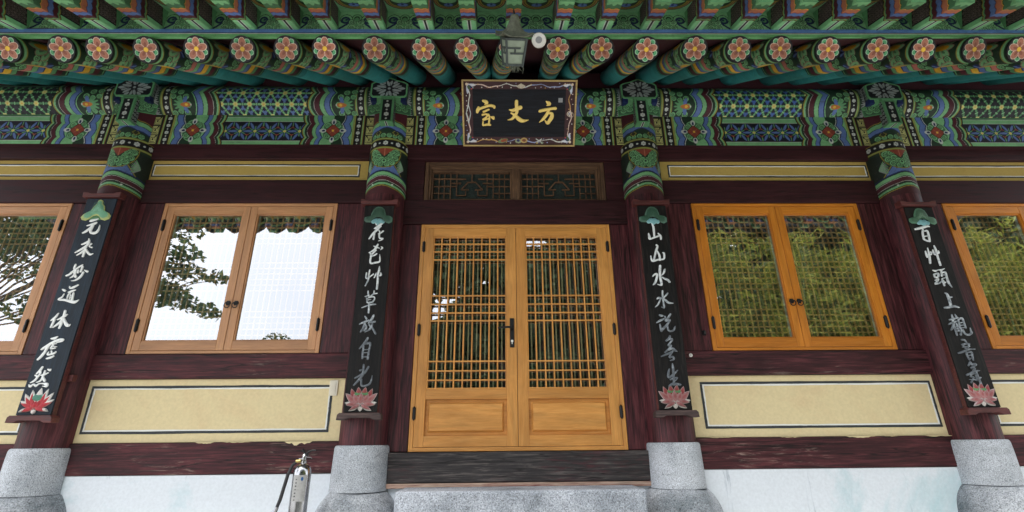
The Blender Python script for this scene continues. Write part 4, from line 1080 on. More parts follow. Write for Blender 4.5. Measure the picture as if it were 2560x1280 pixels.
for i, cx in enumerate(COLX):
    if bracket0 is None:
        mb = MB()
        ZB, ZH = 4.478, 4.786
        # neck: tapered green block below the head
        mb.add([(cx - 0.185, -0.248, ZH + 0.03), (cx + 0.185, -0.248, ZH + 0.03), (cx + 0.185, 0, ZH + 0.03), (cx - 0.185, 0, ZH + 0.03),
                (cx - 0.125, -0.205, ZH - 0.055), (cx + 0.125, -0.205, ZH - 0.055), (cx + 0.125, 0, ZH - 0.055), (cx - 0.125, 0, ZH - 0.055)],
               [(4, 5, 6, 7), (0, 4, 7, 3), (1, 2, 6, 5), (0, 1, 5, 4), (0, 3, 2, 1)], 0, GM)
        for s in (-1, 1):
            mb.box(cx + s * 0.150 - 0.028, cx + s * 0.150 + 0.028, -0.238, -0.10, ZH - 0.045, ZH + 0.012, 0, NV)
        mb.box(cx - 0.0655, cx + 0.0655, -0.268, -0.1, ZB + 0.001, ZB + 0.30, 0, GM)
        br = mb.build('bracket', M['paint_clean'], bld, vcol=True)
        # head block
        mb = MB(); mb.prism(HEADPOLY[::-1], lambda u, w, t: (cx + u, t, ZH + w), -0.249, 0.05, 0, GM)
        mb.build('beam_head', M['paint_clean'], br, vcol=True)
        masked_mesh(headcv, 'head_flower', hin, lambda U, V: (cx + U, -0.2505 + 0 * U, ZH + V), M['paint'], br)
        for s in (-1, 1):
            hside.mesh('head_cheek', lambda U, V: (cx + s * 0.1885 + 0 * U, -0.249 + U, ZH + V), M['paint'], br)
        beak.mesh('tongue_face', lambda U, V: (cx + U, -0.2695 + 0 * U, ZB + V), M['paint'], br)
        for s in (-1, 1):
            bside.mesh('tongue_cheek', lambda U, V: (cx + s * 0.067 + 0 * U, -0.268 + U, ZB + V), M['paint'], br)
            wing.mesh('curl_wing', lambda U, V: (cx + s * (0.068 + U), -0.215 + 0.35 * U, ZH - 0.165 + V), M['paint'], br)
        mb = MB()
        for u0, u1, c, dz in ((-0.0655, 0.0655, GM, 0), (-0.012, 0.012, WH, 0.001), (-0.006, 0.006, BK, 0.002)):
            mb.box(cx + u0, cx + u1, -0.268, -0.15, ZB - 0.002 - dz, ZB + 0.0005, 0, c)
        mb.build('tongue_base', M['paint_clean'], br, vcol=True)
        bracket0 = br
    else: dup(bracket0, bld, cx - COLX[0])

# ------------------------------------------------------------------ rafters with flower ends
RX = [-5.06, -4.72, -4.385, -4.04, -3.699, -3.316, -3.052, -2.715, -2.354, -2.025, -1.707, -1.426, -1.067, -0.707, -0.390, -0.071, 0.285, 0.612, 0.944,
      1.307, 1.639, 1.948, 2.313, 2.697, 3.041, 3.435, 3.779, 4.12, 4.46, 4.80, 5.13]
RR = 0.094; RSL = R(34.5); RL = 1.95
def flower_canvas():
    cv = Canvas(-RR * 0.95, RR * 0.95, -RR * 0.95, RR * 0.95, 0.0022, BK)
    k_ = RR / 0.094
    for k in range(5):
        a = math.pi / 2 + math.pi / 5 + k * 2 * math.pi / 5
        c, s = math.cos(a), math.sin(a)
        cv.ell(0.060 * c, 0.060 * s, 0.021, 0.020, a, lin(176, 216, 182)); cv.ell(0.059 * c, 0.059 * s, 0.018, 0.017, a, lin(84, 158, 108)); cv.ell(0.048 * c, 0.048 * s, 0.012, 0.007, a, G3)
    for k in range(5):
        a = math.pi / 2 + k * 2 * math.pi / 5
        c, s = math.cos(a), math.sin(a)
        cv.ell(0.043 * c, 0.043 * s, 0.035, 0.0255, a, lin(212, 186, 168)); cv.ell(0.0425 * c, 0.0425 * s, 0.0315, 0.022, a, lin(168, 110, 88))
        cv.ell(0.030 * c, 0.030 * s, 0.018, 0.010, a, lin(138, 84, 68))
    cv.disc(0, 0, 0.0185, lin(140, 92, 40)); cv.disc(0, 0, 0.0155, YE)
    return cv
def rafter_canvas():
    hw = math.pi * RR
    cv = Canvas(-hw, hw, 0.0, 0.92, 0.0042, TE)
    u, s = cv.U, cv.V
    lb = 0.016 * np.abs(np.cos(np.pi * u / 0.085)) ** 0.8
    z = s + lb - 0.016
    cv.fill(z < 0.815, BK); cv.fill(z < 0.802, GM); cv.fill(z < 0.79, G3); cv.fill(z < 0.752, PLM); cv.fill(z < 0.70, G3); cv.fill(z < 0.692, GM); cv.fill(z < 0.652, BR)
    cv.fill(z < 0.645, YE); cv.fill(z < 0.585, NV); cv.fill(z < 0.575, BL); cv.fill(z < 0.525, G2); cv.fill(z < 0.518, G1); cv.fill(z < 0.475, lin(120, 70, 66)); cv.fill(z < 0.468, PK)
    cv.fill(z < 0.415, G3)
    for k in range(-4, 5):
        for j, sv in enumerate((0.395, 0.345)):
            cv.curl(k * 0.066 + (j % 2) * 0.033, sv, 0.031, 1 if k > 0 else -1)
    for sg in (-1, 0, 1):
        u0 = sg * 0.19
        for q in range(-3, 4):
            a = math.pi / 2 + q * 0.36
            cv.petal(u0, 0.235, u0 + 0.085 * math.cos(a), 0.235 + 0.085 * math.sin(a), 0.018, NV if q % 2 else BL)
        for q in (-2, -1, 0, 1, 2):
            a = -math.pi / 2 + q * 0.55
            x1, y1 = u0 + 0.125 * math.cos(a), 0.235 + 0.15 * math.sin(a)
            cv.petal(u0, 0.24, x1, y1, 0.034, lin(150, 120, 104)); cv.petal(u0, 0.235, u0 + (x1 - u0) * 0.95, 0.235 + (y1 - 0.235) * 0.95, 0.028, G1); cv.petal(u0, 0.235, u0 + (x1 - u0) * 0.7, 0.235 + (y1 - 0.235) * 0.7, 0.012, G2)
        cv.petal(u0, 0.13, u0, 0.30, 0.022, lin(206, 160, 40))
        cv.curl(u0 + 0.095, 0.13, 0.030, 1); cv.curl(u0 + 0.095, 0.20, 0.028, -1)
    cv.fill(s < 0.052, OL); cv.fill(s < 0.044, G1); cv.fill(s < 0.022, G3); cv.fill(s < 0.012, BK)
    return cv
rcv = rafter_canvas(); fcv = flower_canvas()
r0 = rcv.mesh('rafter', lambda U, V: (RR * np.sin(U / RR), V, -RR * np.cos(U / RR)), M['paint'], None, flip=True)
mb = MB(); mb.tube([(0, 0.92, 0), (0, RL, 0)], [RR, RR], 40, 0, TE)
tl = mb.build('rafter_tail', M['paint'], None, smooth=40, vcol=True); tl.parent = r0
fe = masked_mesh(fcv, 'end_flower', np.hypot(fcv.U, fcv.V) < RR * 0.95 + 0.0003, lambda U, V: (U / 0.95, -0.0015 + 0 * U, V / 0.95), M['paint'], None); fe.parent = r0
mb = MB(); mb.tube([(0, 0.0, 0), (0, 0.004, 0)], [RR, RR], 40, 0, BK); fb = mb.build('end_grain', M['paint'], None, smooth=40, vcol=True); fb.parent = r0
r0.parent = bld; r0.matrix_parent_inverse = Matrix.Translation((0, 0, -ZT))
def zend(x): return 4.2185 + 0.008 * x
for i, x in enumerate(RX):
    o = r0 if i == 0 else dup(r0, bld)
    o.location = (x + random.uniform(-0.004, 0.004), -1.5 + random.uniform(-0.006, 0.006), zend(x) + random.uniform(-0.004, 0.004))
    o.rotation_euler = (RSL, random.uniform(-0.12, 0.12), random.uniform(-0.006, 0.006))

# boards above the rafters, and filling between them over the purlin
mb = MB()
zc = 4.2185 + RR / math.cos(RSL) + 0.006
y0, y1 = -1.50, 0.30
tn = math.tan(RSL)
mb.prism([(y0, zc), (y1, zc + (y1 - y0) * tn), (y1, zc + (y1 - y0) * tn + 0.05), (y0, zc + 0.05)], lambda u, w, t: (t, u, w), -6.4, 6.4)
P('soffit_board', mb, M['teal_soffit'])
mb = MB(); mb.box(-6.4, 6.4, -0.045, 0.06, PZ + RP - 0.02, PZ + RP + 0.22)
P('rafter_filler', mb, M['teal_soffit'])

# ------------------------------------------------------------------ eave batten along the rafter ends
mb = MB()
for za, zb, yo, c in ((4.324, 4.350, 0.0, lin(118, 186, 124)), (4.350, 4.355, -0.002, WH), (4.355, 4.364, 0.001, BK), (4.364, 4.394, -0.003, lin(98, 140, 200))):
    xs = np.linspace(-6.4, 6.4, 9)
    for xa, xb in zip(xs[:-1], xs[1:]):
        mb.add([(xa, -1.515 + yo, za + 0.008 * xa), (xb, -1.515 + yo, za + 0.008 * xb), (xb, -1.492, za + 0.008 * xb), (xa, -1.492, za + 0.008 * xa),
                (xa, -1.515 + yo, zb + 0.008 * xa), (xb, -1.515 + yo, zb + 0.008 * xb), (xb, -1.492, zb + 0.008 * xb), (xa, -1.492, zb + 0.008 * xa)],
               [(0, 3, 2, 1), (4, 5, 6, 7), (0, 1, 5, 4), (2, 3, 7, 6)], 0, c)
P('eave_batten', mb, M['paint'], vcol=True)

# ------------------------------------------------------------------ flying rafters
FSL = R(18.5); FW, FH, FL = 0.104, 0.18, 0.40
def flying_canvas():
    hw = FW / 2 + FH
    st = 0.0037
    cv = Canvas(-hw, hw, 0.0, FL, st, lin(138, 204, 148))  # greens lightened past the batten's same paint to offset weak eave light
    u, s = cv.U, cv.V; au = np.abs(u)
    bot = au <= FW / 2
    cv.fill(bot & (au < 0.013), WH); cv.fill(bot & (au < 0.0075), BK)
    cv.fill(bot & (au > FW / 2 - 0.008), G1)
    side = ~bot; h = au - FW / 2
    cv.fill(side, lin(34, 26, 28))
    for k in range(14):
        for j in range(9):
            for sg in (-1, 1):
                cx, cy = sg * (FW / 2 + 0.045 + 0.022 * j), 0.012 + 0.026 * k + (j % 2) * 0.013
                cv.curl(cx, cy, 0.0125, 1 if (k + j) % 2 else -1, lin(112, 98, 94), lin(34, 26, 28), k)
    cv.fill(side & (h < 0.034), lin(130, 196, 140)); cv.fill(side & (h >= 0.034) & (h < 0.043), BK)
    lb = 0.010 * np.abs(np.cos(np.pi * u / (FW / 2 + 0.001)))
    z = s + lb - 0.160
    layers(cv, z, [(0, BK), (0.007, OL), (0.013, GM), (0.024, BK), (0.027, PLM), (0.060, NV), (0.064, BL), (0.100, NV), (0.104, BR), (0.108, lin(180, 112, 84)), (0.150, YE), (0.155, G3), (0.16, G2)])
    for sg in (-1, 0, 1):
        for q in (-2, -1, 0, 1, 2): cv.petal(sg * 0.1, 0.43, sg * 0.1 + 0.09 * math.sin(q * 0.6), 0.43 - 0.085 * math.cos(q * 0.6), 0.02, G1)
    return cv
def flying_map(U, V):
    x = np.clip(U, -FW / 2, FW / 2); z = np.clip(np.abs(U) - FW / 2, 0, None)
    return x, -V, z
fr0 = flying_canvas().mesh('flying_rafter', flying_map, M['paint'], None, smooth=False)
mb = MB(); mb.box(-FW / 2 + 0.001, FW / 2 - 0.001, -FL + 0.001, 0.10, 0.001, FH, 0, GM); t2 = mb.build('flying_rafter_core', M['paint'], None, vcol=True); t2.parent = fr0
fr0.parent = bld; fr0.matrix_parent_inverse = Matrix.Translation((0, 0, -ZT))
FX = sorted(RX)
for i, x in enumerate(FX):
    o = fr0 if i == 0 else dup(fr0, bld)
    xx = x + 0.022
    o.location = (xx, -1.500, 4.3945 + 0.008 * xx); o.rotation_euler = (FSL, 0, random.uniform(-0.01, 0.01))

# painted boards between the flying rafters (upright cloud board, then the sloping soffit)
PW = 0.34; HB = 0.186
def panel_canvas():
    cv = Canvas(-PW / 2, PW / 2, 0.0, HB + 0.40, 0.0037, lin(142, 200, 148))  # board green paled beyond the batten's paint, adding the light missing here
    u, v = cv.U, cv.V
    cv.fill(v < 0.012, G3)
    cv.fill(v >= HB, lin(124, 182, 136))
    # cloud cluster
    for s in (-1, 1):
        cv.ring(s * 0.076, 0.118, 0.040, 0.046, G3); cv.ring(s * 0.076, 0.118, 0.036, 0.040, lin(150, 206, 150))
        cv.ring(s * 0.080, 0.108, 0.018, 0.034, NV); cv.disc(s * 0.080, 0.108, 0.018, GM); cv.disc(s * 0.073, 0.112, 0.010, NV)
        cv.pline([(s * 0.056, 0.094), (s * 0.070, 0.066), (s * 0.096, 0.044), (s * 0.120, 0.022)], 0.008, NV)
        cv.curl(s * 0.029, 0.088, 0.030, s, lin(150, 206, 154), lin(30, 60, 36)); cv.curl(s * 0.029, 0.036, 0.030, s, lin(150, 206, 154), lin(30, 60, 36))
    cv.disc(0, 0.130, 0.036, G3); cv.disc(0, 0.130, 0.031, G1); cv.disc(0, 0.124, 0.022, G3); cv.disc(0, 0.118, 0.016, GM); cv.disc(0, 0.062, 0.013, GM); cv.disc(0, 0.014, 0.012, GM)
    # hanging lotus on the sloping board
    cy = HB + 0.16
    for rx, ry, c in ((0.115, 0.115, BK), (0.107, 0.107, lin(150, 120, 70)), (0.096, 0.096, PLM), (0.090, 0.090, OL), (0.080, 0.080, G3)):
        cv.disc(0, cy, rx, c, ry)
        for s in (-1, 1): cv.disc(s * 0.085, cy + 0.05, rx * 0.55, c, ry * 0.5)
    cv.disc(0, cy - 0.055, 0.040, NV, 0.024); cv.disc(0, cy - 0.055, 0.036, BL, 0.020); cv.disc(0, cy - 0.05, 0.010, NV)
    for q in (-2, -1, 0, 1, 2): cv.petal(0, cy - 0.02, 0.075 * math.sin(q * 0.6), cy - 0.02 + 0.075 * math.cos(q * 0.6), 0.018, G1)
    return cv
def panel_map(U, V):
    t = np.clip(V - HB, 0, None)
    return U, -t * math.cos(FSL) + 0.004, np.minimum(V, HB) - t * math.sin(FSL)
pn0 = panel_canvas().mesh('eave_panel', panel_map, M['paint'], None, smooth=False)
pn0.parent = bld; pn0.matrix_parent_inverse = Matrix.Translation((0, 0, -ZT))
for i in range(len(FX) - 1):
    o = pn0 if i == 0 else dup(pn0, bld)
    xm = (FX[i] + FX[i + 1]) / 2 + 0.022
    o.location = (xm, -1.500, 4.3945 + 0.008 * xm); o.scale = ((FX[i + 1] - FX[i]) / PW - 0.001, 1, 1)

# ------------------------------------------------------------------ roof with tiled eave edge
mb = MB()
ye, ze = -2.26, 4.50
mb.prism([(ye, ze), (-1.85, ze + 0.035), (-1.49, ze + 0.125), (-1.47, ze + 0.14), (3.0, 7.9), (3.0, 8.3), (-1.4, ze + 0.52), (ye, ze + 0.06)], lambda u, w, t: (t, u, w), -6.6, 6.6)
roof = P('roof', mb, M['tile'])
mb = MB()
xt = -6.5
while xt < 6.5:
    pts = [(xt - 0.146, 0.075), (xt - 0.12, 0.035), (xt - 0.075, 0.0), (xt - 0.035, -0.026), (xt, -0.036), (xt + 0.035, -0.026), (xt + 0.075, 0.0), (xt + 0.12, 0.035), (xt + 0.146, 0.075), (xt + 0.146, 0.11), (xt - 0.146, 0.11)]
    mb.prism(pts, lambda u, w, t: (u, t, ze - 0.06 + w), ye - 0.035, ye - 0.008)
    mb.tube([(xt + 0.1525, ye - 0.05, ze + 0.10), (xt + 0.1525, ye + 0.6, ze + 0.25)], 0.062, 14)
    xt += 0.305
mb.build('eave_tile', M['tile'], roof)
# ------------------------------------------------------------------ brush strokes
def strokes(mbx, txt, fn, h=0.006, dx=0.0, wscale=1.0):
    """each stroke is a ridge that swells and tapers like a brush line; fn(x, z, height) -> xyz"""
    for j, st in enumerate(txt.split('|')):
        pts = [tuple(float(q) / 1000 for q in p.split(',')) for p in st.split()]
        pts = [(x + dx, z, max(w * wscale, 0.003)) for x, z, w in pts]
        # Catmull-Rom resampling
        q = []
        P_ = [pts[0]] + pts + [pts[-1]]
        for i in range(1, len(P_) - 2):
            for t in (0, 0.25, 0.5, 0.75):
                q.append(tuple(0.5 * (2 * P_[i][k] + (P_[i + 1][k] - P_[i - 1][k]) * t + (2 * P_[i - 1][k] - 5 * P_[i][k] + 4 * P_[i + 1][k] - P_[i + 2][k]) * t * t +
                                      (3 * P_[i][k] - P_[i - 1][k] - 3 * P_[i + 1][k] + P_[i + 2][k]) * t ** 3) for k in range(3)))
        q.append(pts[-1])
        # rounded ends
        def cap(p, nx, s):
            d = (p[0] - nx[0], p[1] - nx[1]); L = math.hypot(*d) + 1e-9
            r = p[2] / 2
            return [(p[0] + d[0] / L * r * f, p[1] + d[1] / L * r * f, p[2] * math.sqrt(max(0, 1 - f * f))) for f in s]
        q = cap(q[0], q[1], (0.98, 0.8, 0.45)) + q + cap(q[-1], q[-2], (0.45, 0.8, 0.98))
        v = []; f = []
        hh = h * (1 + 0.05 * (j % 5))
        for i, p in enumerate(q):
            a = q[max(i - 1, 0)]; b = q[min(i + 1, len(q) - 1)]
            d = (b[0] - a[0], b[1] - a[1]); L = math.hypot(*d) + 1e-9
            nx, nz = -d[1] / L, d[0] / L; w = p[2] / 2
            for k, hk in ((-1, 0), (-0.86, 0.75), (-0.3, 1.0), (0.3, 1.0), (0.86, 0.75), (1, 0)):
                v.append(fn(p[0] + nx * w * k, p[1] + nz * w * k, hh * hk))
        m = 6
        for i in range(len(q) - 1):
            for k in range(m - 1):
                f.append((i * m + k, i * m + k + 1, (i + 1) * m + k + 1, (i + 1) * m + k))
        mbx.add(v, f)

def dome(mbx, poly, fn, h, rim, mid=None, top=None, cen=None):
    """rounded relief over an outline; colours at rim, halfway and centre"""
    n = len(poly)
    cx = sum(p[0] for p in poly) / n if cen is None else cen[0]; cz = sum(p[1] for p in poly) / n if cen is None else cen[1]
    v = []; c = []; f = []
    for s, hk, cc in ((1.0, 0.0, rim), (1.0, 0.35, rim), (0.90, 0.55, rim), (0.78, 0.75, mid or rim), (0.5, 0.93, mid or rim), (0.25, 1.0, top or mid or rim)):
        for x, z in poly: v.append(fn(cx + (x - cx) * s, cz + (z - cz) * s, h * hk)); c.append(cc)
    v.append(fn(cx, cz, h * 1.01)); c.append(top or mid or rim)
    for r_ in range(5):
        for i in range(n):
            j = (i + 1) % n; f.append((r_ * n + i, r_ * n + j, (r_ + 1) * n + j, (r_ + 1) * n + i))
    for i in range(n): f.append((5 * n + i, 5 * n + (i + 1) % n, 6 * n))
    mbx.add(v, f, 0, c)

def teardrop(x0, z0, x1, z1, w, n=9, sharp=0.7):
    """petal outline from its base to its tip"""
    L = math.hypot(x1 - x0, z1 - z0); ux, uz = (x1 - x0) / L, (z1 - z0) / L
    o = []
    for s in (1, -1):
        for i in range(n):
            t = i / (n - 1) if s > 0 else 1 - i / (n - 1)
            if s < 0 and i in (0, n - 1): continue
            q = w * math.sin(math.pi * t ** sharp) ** 0.8 if 0 < t < 1 else 0
            o.append((x0 + ux * L * t - uz * q * s, z0 + uz * L * t + ux * q * s))
    return o[::-1]

# ------------------------------------------------------------------ the four verse boards
BX = [-3.818, -1.266, 1.266, 3.803]
BOARDS = [
    (0, 'board_blue', 'red_brown', 'white_letter', 'slate blue verse board with bright white characters on the far left column', 'bright'),
    (1, 'board_black', 'red_brown', 'grey_letter', 'black verse board on the column left of the door, its lowest characters worn dark grey', 'worn'),
    (2, 'board_black', 'red_brown', 'grey_letter', 'black verse board on the column right of the door, below two mountain characters', 'worn'),
    (3, 'board_black', 'red_brown', 'grey_letter', 'black verse board with dense characters and red side edges on the far right column', 'worn'),
]
for i, edge, trim, letter, label, style in BOARDS:
    x = BX[i]; yf = -0.235
    z0, z1 = 1.738, [3.640, 3.568, 3.568, 3.552][i]
    root = thing('verse_board', (x, yf + 0.04, z0), label, 'hanging board', 'verse boards hung on the columns')
    w = 0.134
    mb = MB(); mb.box(x - w, x + w, yf, yf + 0.012, z0, z1)
    face = mb.build('board_face', M['board_blue' if style == 'bright' else 'board_black'], root, bevel=0.002)
    mb = MB(); mb.box(x - w - 0.004, x + w + 0.004, yf + 0.0125, yf + 0.052, z0 - 0.004, z1 + 0.004)
    mb.build('board_back', M['red_brown'], root, bevel=0.003)
    # top rail with raised ends
    tw_ = 0.168; zt = z1 + 0.004
    prof = [(-tw_, 0.004), (tw_, 0.004), (tw_ + 0.004, 0.056), (tw_ - 0.035, 0.052), (tw_ - 0.065, 0.040), (-tw_ + 0.065, 0.040), (-tw_ + 0.035, 0.052), (-tw_ - 0.004, 0.056)]
    mb = MB(); mb.prism(prof[::-1], lambda u, v_, t: (x + u, t, zt + v_), yf - 0.022, yf + 0.055)
    mb.build('top_rail', M['red_brown'], root, bevel=0.003)
    prof = [(-tw_ + 0.012, -0.004), (-tw_ - 0.004, -0.018), (-tw_ - 0.008, -0.058), (-tw_ + 0.050, -0.058), (-tw_ + 0.085, -0.042), (tw_ - 0.085, -0.042), (tw_ - 0.050, -0.058), (tw_ + 0.008, -0.058), (tw_ + 0.004, -0.018), (tw_ - 0.012, -0.004)]
    mb = MB(); mb.prism(prof, lambda u, v_, t: (x + u, t, z0 + v_), yf - 0.026, yf + 0.055)
    mb.build('bottom_rail', M['red_brown' if i in (0, 3) else 'dark_cap'], root, bevel=0.003)
    fn = lambda u, z, h: (x + u, yf - 0.0003 - h, z)
    gx = COLX[i]
    for ch in GLYPHS[round(gx, 2)].split('/'):
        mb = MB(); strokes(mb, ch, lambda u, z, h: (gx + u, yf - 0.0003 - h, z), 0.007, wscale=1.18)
        mb.build('character', M[letter], root, smooth=60)
    # drooping lotus leaf at the head
    zc = z1 - 0.012
    if style == 'bright':
        leaf = [(-0.005, 0), (0.018, -0.012), (0.022, -0.04), (0.05, -0.07), (0.062, -0.115), (0.070, -0.135), (0.105, -0.138), (0.128, -0.165), (0.120, -0.195), (0.085, -0.212), (0.05, -0.200),
                (0.028, -0.172), (0.0, -0.160), (-0.03, -0.170), (-0.055, -0.195), (-0.085, -0.212), (-0.120, -0.205), (-0.136, -0.180), (-0.118, -0.150), (-0.080, -0.142), (-0.062, -0.110), (-0.045, -0.065), (-0.028, -0.042), (-0.026, -0.012)]
        cols = (lin(196, 206, 130), lin(122, 186, 150), lin(140, 200, 168))
        under = lin(96, 148, 104)
    else:
        leaf = [(-0.01, 0), (0.025, -0.006), (0.05, -0.03), (0.062, -0.07), (0.068, -0.105), (0.085, -0.098), (0.110, -0.098), (0.129, -0.115), (0.128, -0.155), (0.100, -0.172), (0.068, -0.160), (0.055, -0.130),
                (0.03, -0.112), (0.0, -0.104), (-0.03, -0.112), (-0.052, -0.135), (-0.068, -0.160), (-0.110, -0.158), (-0.130, -0.140), (-0.125, -0.108), (-0.095, -0.098), (-0.075, -0.105), (-0.068, -0.07), (-0.050, -0.03), (-0.03, -0.008)]
        cols = (lin(92, 128, 112), lin(62, 100, 82), lin(70, 108, 88)) if i != 3 else (lin(104, 150, 124), lin(84, 124, 100), lin(120, 158, 132))
        under = lin(140, 200, 208)
    mb = MB()
    poly = [(u, zc + v_) for u, v_ in leaf][::-1]
    dome(mb, poly, fn, 0.014, *cols, cen=(0, zc - 0.085))
    for k in range(-3, 4):   # veins
        mb.add([fn(k * 0.013 + a, zc + b, hh) for a, b, hh in ((-0.0012, -0.03, 0.0145), (0.0012, -0.03, 0.0145), (k * 0.006 + 0.0012, -0.125, 0.0138), (k * 0.006 - 0.0012, -0.125, 0.0138))], [(0, 1, 2, 3)], 0, tuple(q * 0.7 for q in cols[1]))
    if style == 'bright':
        dome(mb, [(u, zc + v_) for u, v_ in ((0.055, -0.202), (0.03, -0.168), (0, -0.158), (-0.03, -0.168), (-0.06, -0.20), (-0.03, -0.207), (0.03, -0.207))], fn, 0.006, under)
    else:
        for (dx_, dz_, r_) in ((-0.042, -0.142, 0.022), (-0.018, -0.136, 0.026), (0.014, -0.138, 0.027), (0.040, -0.146, 0.020), (0.0, -0.152, 0.024)):
            dome(mb, [(dx_ + r_ * math.cos(a), zc + dz_ - 0.008 + r_ * math.sin(a)) for a in np.linspace(0, 2 * math.pi, 14)[:-1]], fn, 0.010 + r_ * 0.1, lin(168, 220, 224), under)
    mb.build('leaf_carving', M['paint_clean'], root, smooth=50, vcol=True)
    # lotus flower at the foot
    zb = z0 + 0.012
    mb = MB()
    def pet(x0, a0, x1, a1, wd, hh, style_):
        if style_ == 'bright': dome(mb, teardrop(x0, zb + a0, x1, zb + a1, wd), fn, hh, lin(214, 150, 146), lin(196, 62, 70), lin(186, 44, 56))
        elif style_ == 'tip': dome(mb, teardrop(x0, zb + a0, x1, zb + a1, wd), fn, hh, lin(236, 236, 232), lin(236, 232, 226), lin(228, 214, 208))
        elif style_ == 'back': dome(mb, teardrop(x0, zb + a0, x1, zb + a1, wd), fn, hh, lin(186, 156, 154), lin(172, 84, 84), lin(160, 66, 70))
        else: dome(mb, teardrop(x0, zb + a0, x1, zb + a1, wd), fn, hh, lin(214, 196, 196), lin(184, 130, 130), lin(172, 98, 100))
    if style == 'bright':
        pet(0.0, 0.06, 0.005, 0.195, 0.030, 0.010, 'tip'); pet(-0.03, 0.06, -0.058, 0.180, 0.022, 0.011, 'tip'); pet(0.03, 0.06, 0.062, 0.188, 0.020, 0.011, 'tip')
        pet(-0.04, 0.05, -0.108, 0.150, 0.022, 0.012, 'tip'); pet(0.04, 0.05, 0.112, 0.158, 0.021, 0.012, 'tip')
        pet(-0.04, 0.05, -0.128, 0.095, 0.018, 0.013, 'tip'); pet(0.04, 0.05, 0.130, 0.105, 0.018, 0.013, 'tip')
        pet(-0.03, 0.05, -0.052, 0.165, 0.016, 0.014, 'bright'); pet(0.03, 0.05, 0.057, 0.170, 0.016, 0.014, 'bright')
        pet(-0.03, 0.045, -0.098, 0.132, 0.017, 0.015, 'bright'); pet(0.03, 0.045, 0.102, 0.138, 0.017, 0.015, 'bright')
        dome(mb, [(0.048 * math.cos(a), zb + 0.118 + 0.026 * math.sin(a) + 0.003 * math.cos(6 * a)) for a in np.linspace(0, 2 * math.pi, 25)[:-1]], fn, 0.017, lin(130, 196, 176), lin(84, 140, 120))
        pet(-0.012, 0.04, -0.028, 0.105, 0.017, 0.018, 'bright'); pet(0.012, 0.04, 0.030, 0.105, 0.017, 0.018, 'bright'); pet(0.0, 0.035, 0.0, 0.100, 0.018, 0.020, 'bright')
        pet(-0.02, 0.042, -0.120, 0.080, 0.017, 0.017, 'bright'); pet(0.02, 0.042, 0.120, 0.085, 0.017, 0.017, 'bright')
        pet(0.0, 0.045, -0.105, 0.012, 0.018, 0.020, 'bright'); pet(0.0, 0.045, 0.105, 0.018, 0.018, 0.020, 'bright')
        pet(-0.060, 0.036, -0.112, 0.008, 0.011, 0.021, 'tip'); pet(0.065, 0.038, 0.112, 0.012, 0.011, 0.021, 'tip'); pet(0.0, 0.030, -0.004, -0.008, 0.018, 0.016, 'tip')
    else:
        for s in (-1, 1):
            pet(s * 0.03, 0.05, s * 0.128, 0.062, 0.017, 0.009, 'tip'); pet(s * 0.02, 0.03, s * 0.092, -0.002, 0.014, 0.009, 'tip')
            pet(s * 0.045, 0.07, s * 0.085, 0.172, 0.024, 0.010, 'back'); pet(s * 0.012, 0.08, s * 0.030, 0.185, 0.027, 0.011, 'back')
        for k in range(-3, 4):
            dome(mb, [(k * 0.015 + 0.012 * math.cos(a), zb + 0.128 + 0.016 * math.sin(a)) for a in np.linspace(0, 2 * math.pi, 12)[:-1]], fn, 0.013, lin(190, 172, 70), lin(104, 160, 110))
        pet(0, 0.035, 0, -0.006, 0.020, 0.008, 'tip')
        for s in (-1, 1):
            pet(s * 0.03, 0.05, s * 0.128, 0.135, 0.026, 0.015, 'x'); pet(s * 0.018, 0.05, s * 0.062, 0.132, 0.026, 0.018, 'x')
            pet(s * 0.02, 0.055, s * 0.118, 0.046, 0.020, 0.020, 'x')
        pet(0, 0.045, 0, 0.145, 0.027, 0.021, 'x')
        for s in (-1, 1): pet(0, 0.050, s * 0.088, 0.004, 0.016, 0.023, 'x')
    mb.build('lotus_carving', M['paint_clean'], root, smooth=50, vcol=True)
    if i == 0:
        mb = MB(); mb.box(x + 0.125, x + 0.175, yf + 0.054, yf + 0.10, 2.00, 2.055)
        mb.build('hanging_peg', M['red_brown'], root, bevel=0.003)

# ------------------------------------------------------------------ name board above the door
pw, ph = 1.108, 0.625
yb, zb_ = -0.15, 4.272
yt, ztp = -0.56, 4.745
ph = math.hypot(yt - yb, ztp - zb_)
ev = Vector((0, yt - yb, ztp - zb_)).normalized()
en = Vector((0, -ev.z, ev.y))            # outward normal
pxc = 0.038
org = Vector((pxc, yb, zb_))
def pf(u, v_, h): return tuple(org + Vector((u, 0, 0)) + ev * v_ + en * h)
plq = thing('name_board', tuple(org), 'black name board with three gilt characters leaning out above the door', 'name board')
mb = MB(); mb.prism([(-pw / 2 + 0.012, 0.012), (pw / 2 - 0.012, 0.012), (pw / 2 - 0.012, ph - 0.012), (-pw / 2 + 0.012, ph - 0.012)][::-1], pf, -0.05, 0.003)
mb.build('back_panel', M['red_brown'], plq)
mb = MB()
iu0, iu1, iv0, iv1 = -0.452, 0.447, 0.092 , ph - 0.087
mb.prism([(iu0, iv0), (iu1, iv0), (iu1, iv1), (iu0, iv1)][::-1], pf, 0.0035, 0.008)
mb.build('black_panel', M['plaque_black'], plq)
mb = MB()
for (u0, v0, u1, v1) in ((-pw / 2, 0, pw / 2, 0.016), (-pw / 2, ph - 0.016, pw / 2, ph), (-pw / 2, 0.0165, -pw / 2 + 0.016, ph - 0.0165), (pw / 2 - 0.016, 0.0165, pw / 2, ph - 0.0165)):
    mb.prism([(u0, v0), (u1, v0), (u1, v1), (u0, v1)][::-1], pf, -0.052, 0.024)
mb.build('gilt_frame', M['gold_frame'], plq, bevel=0.002)
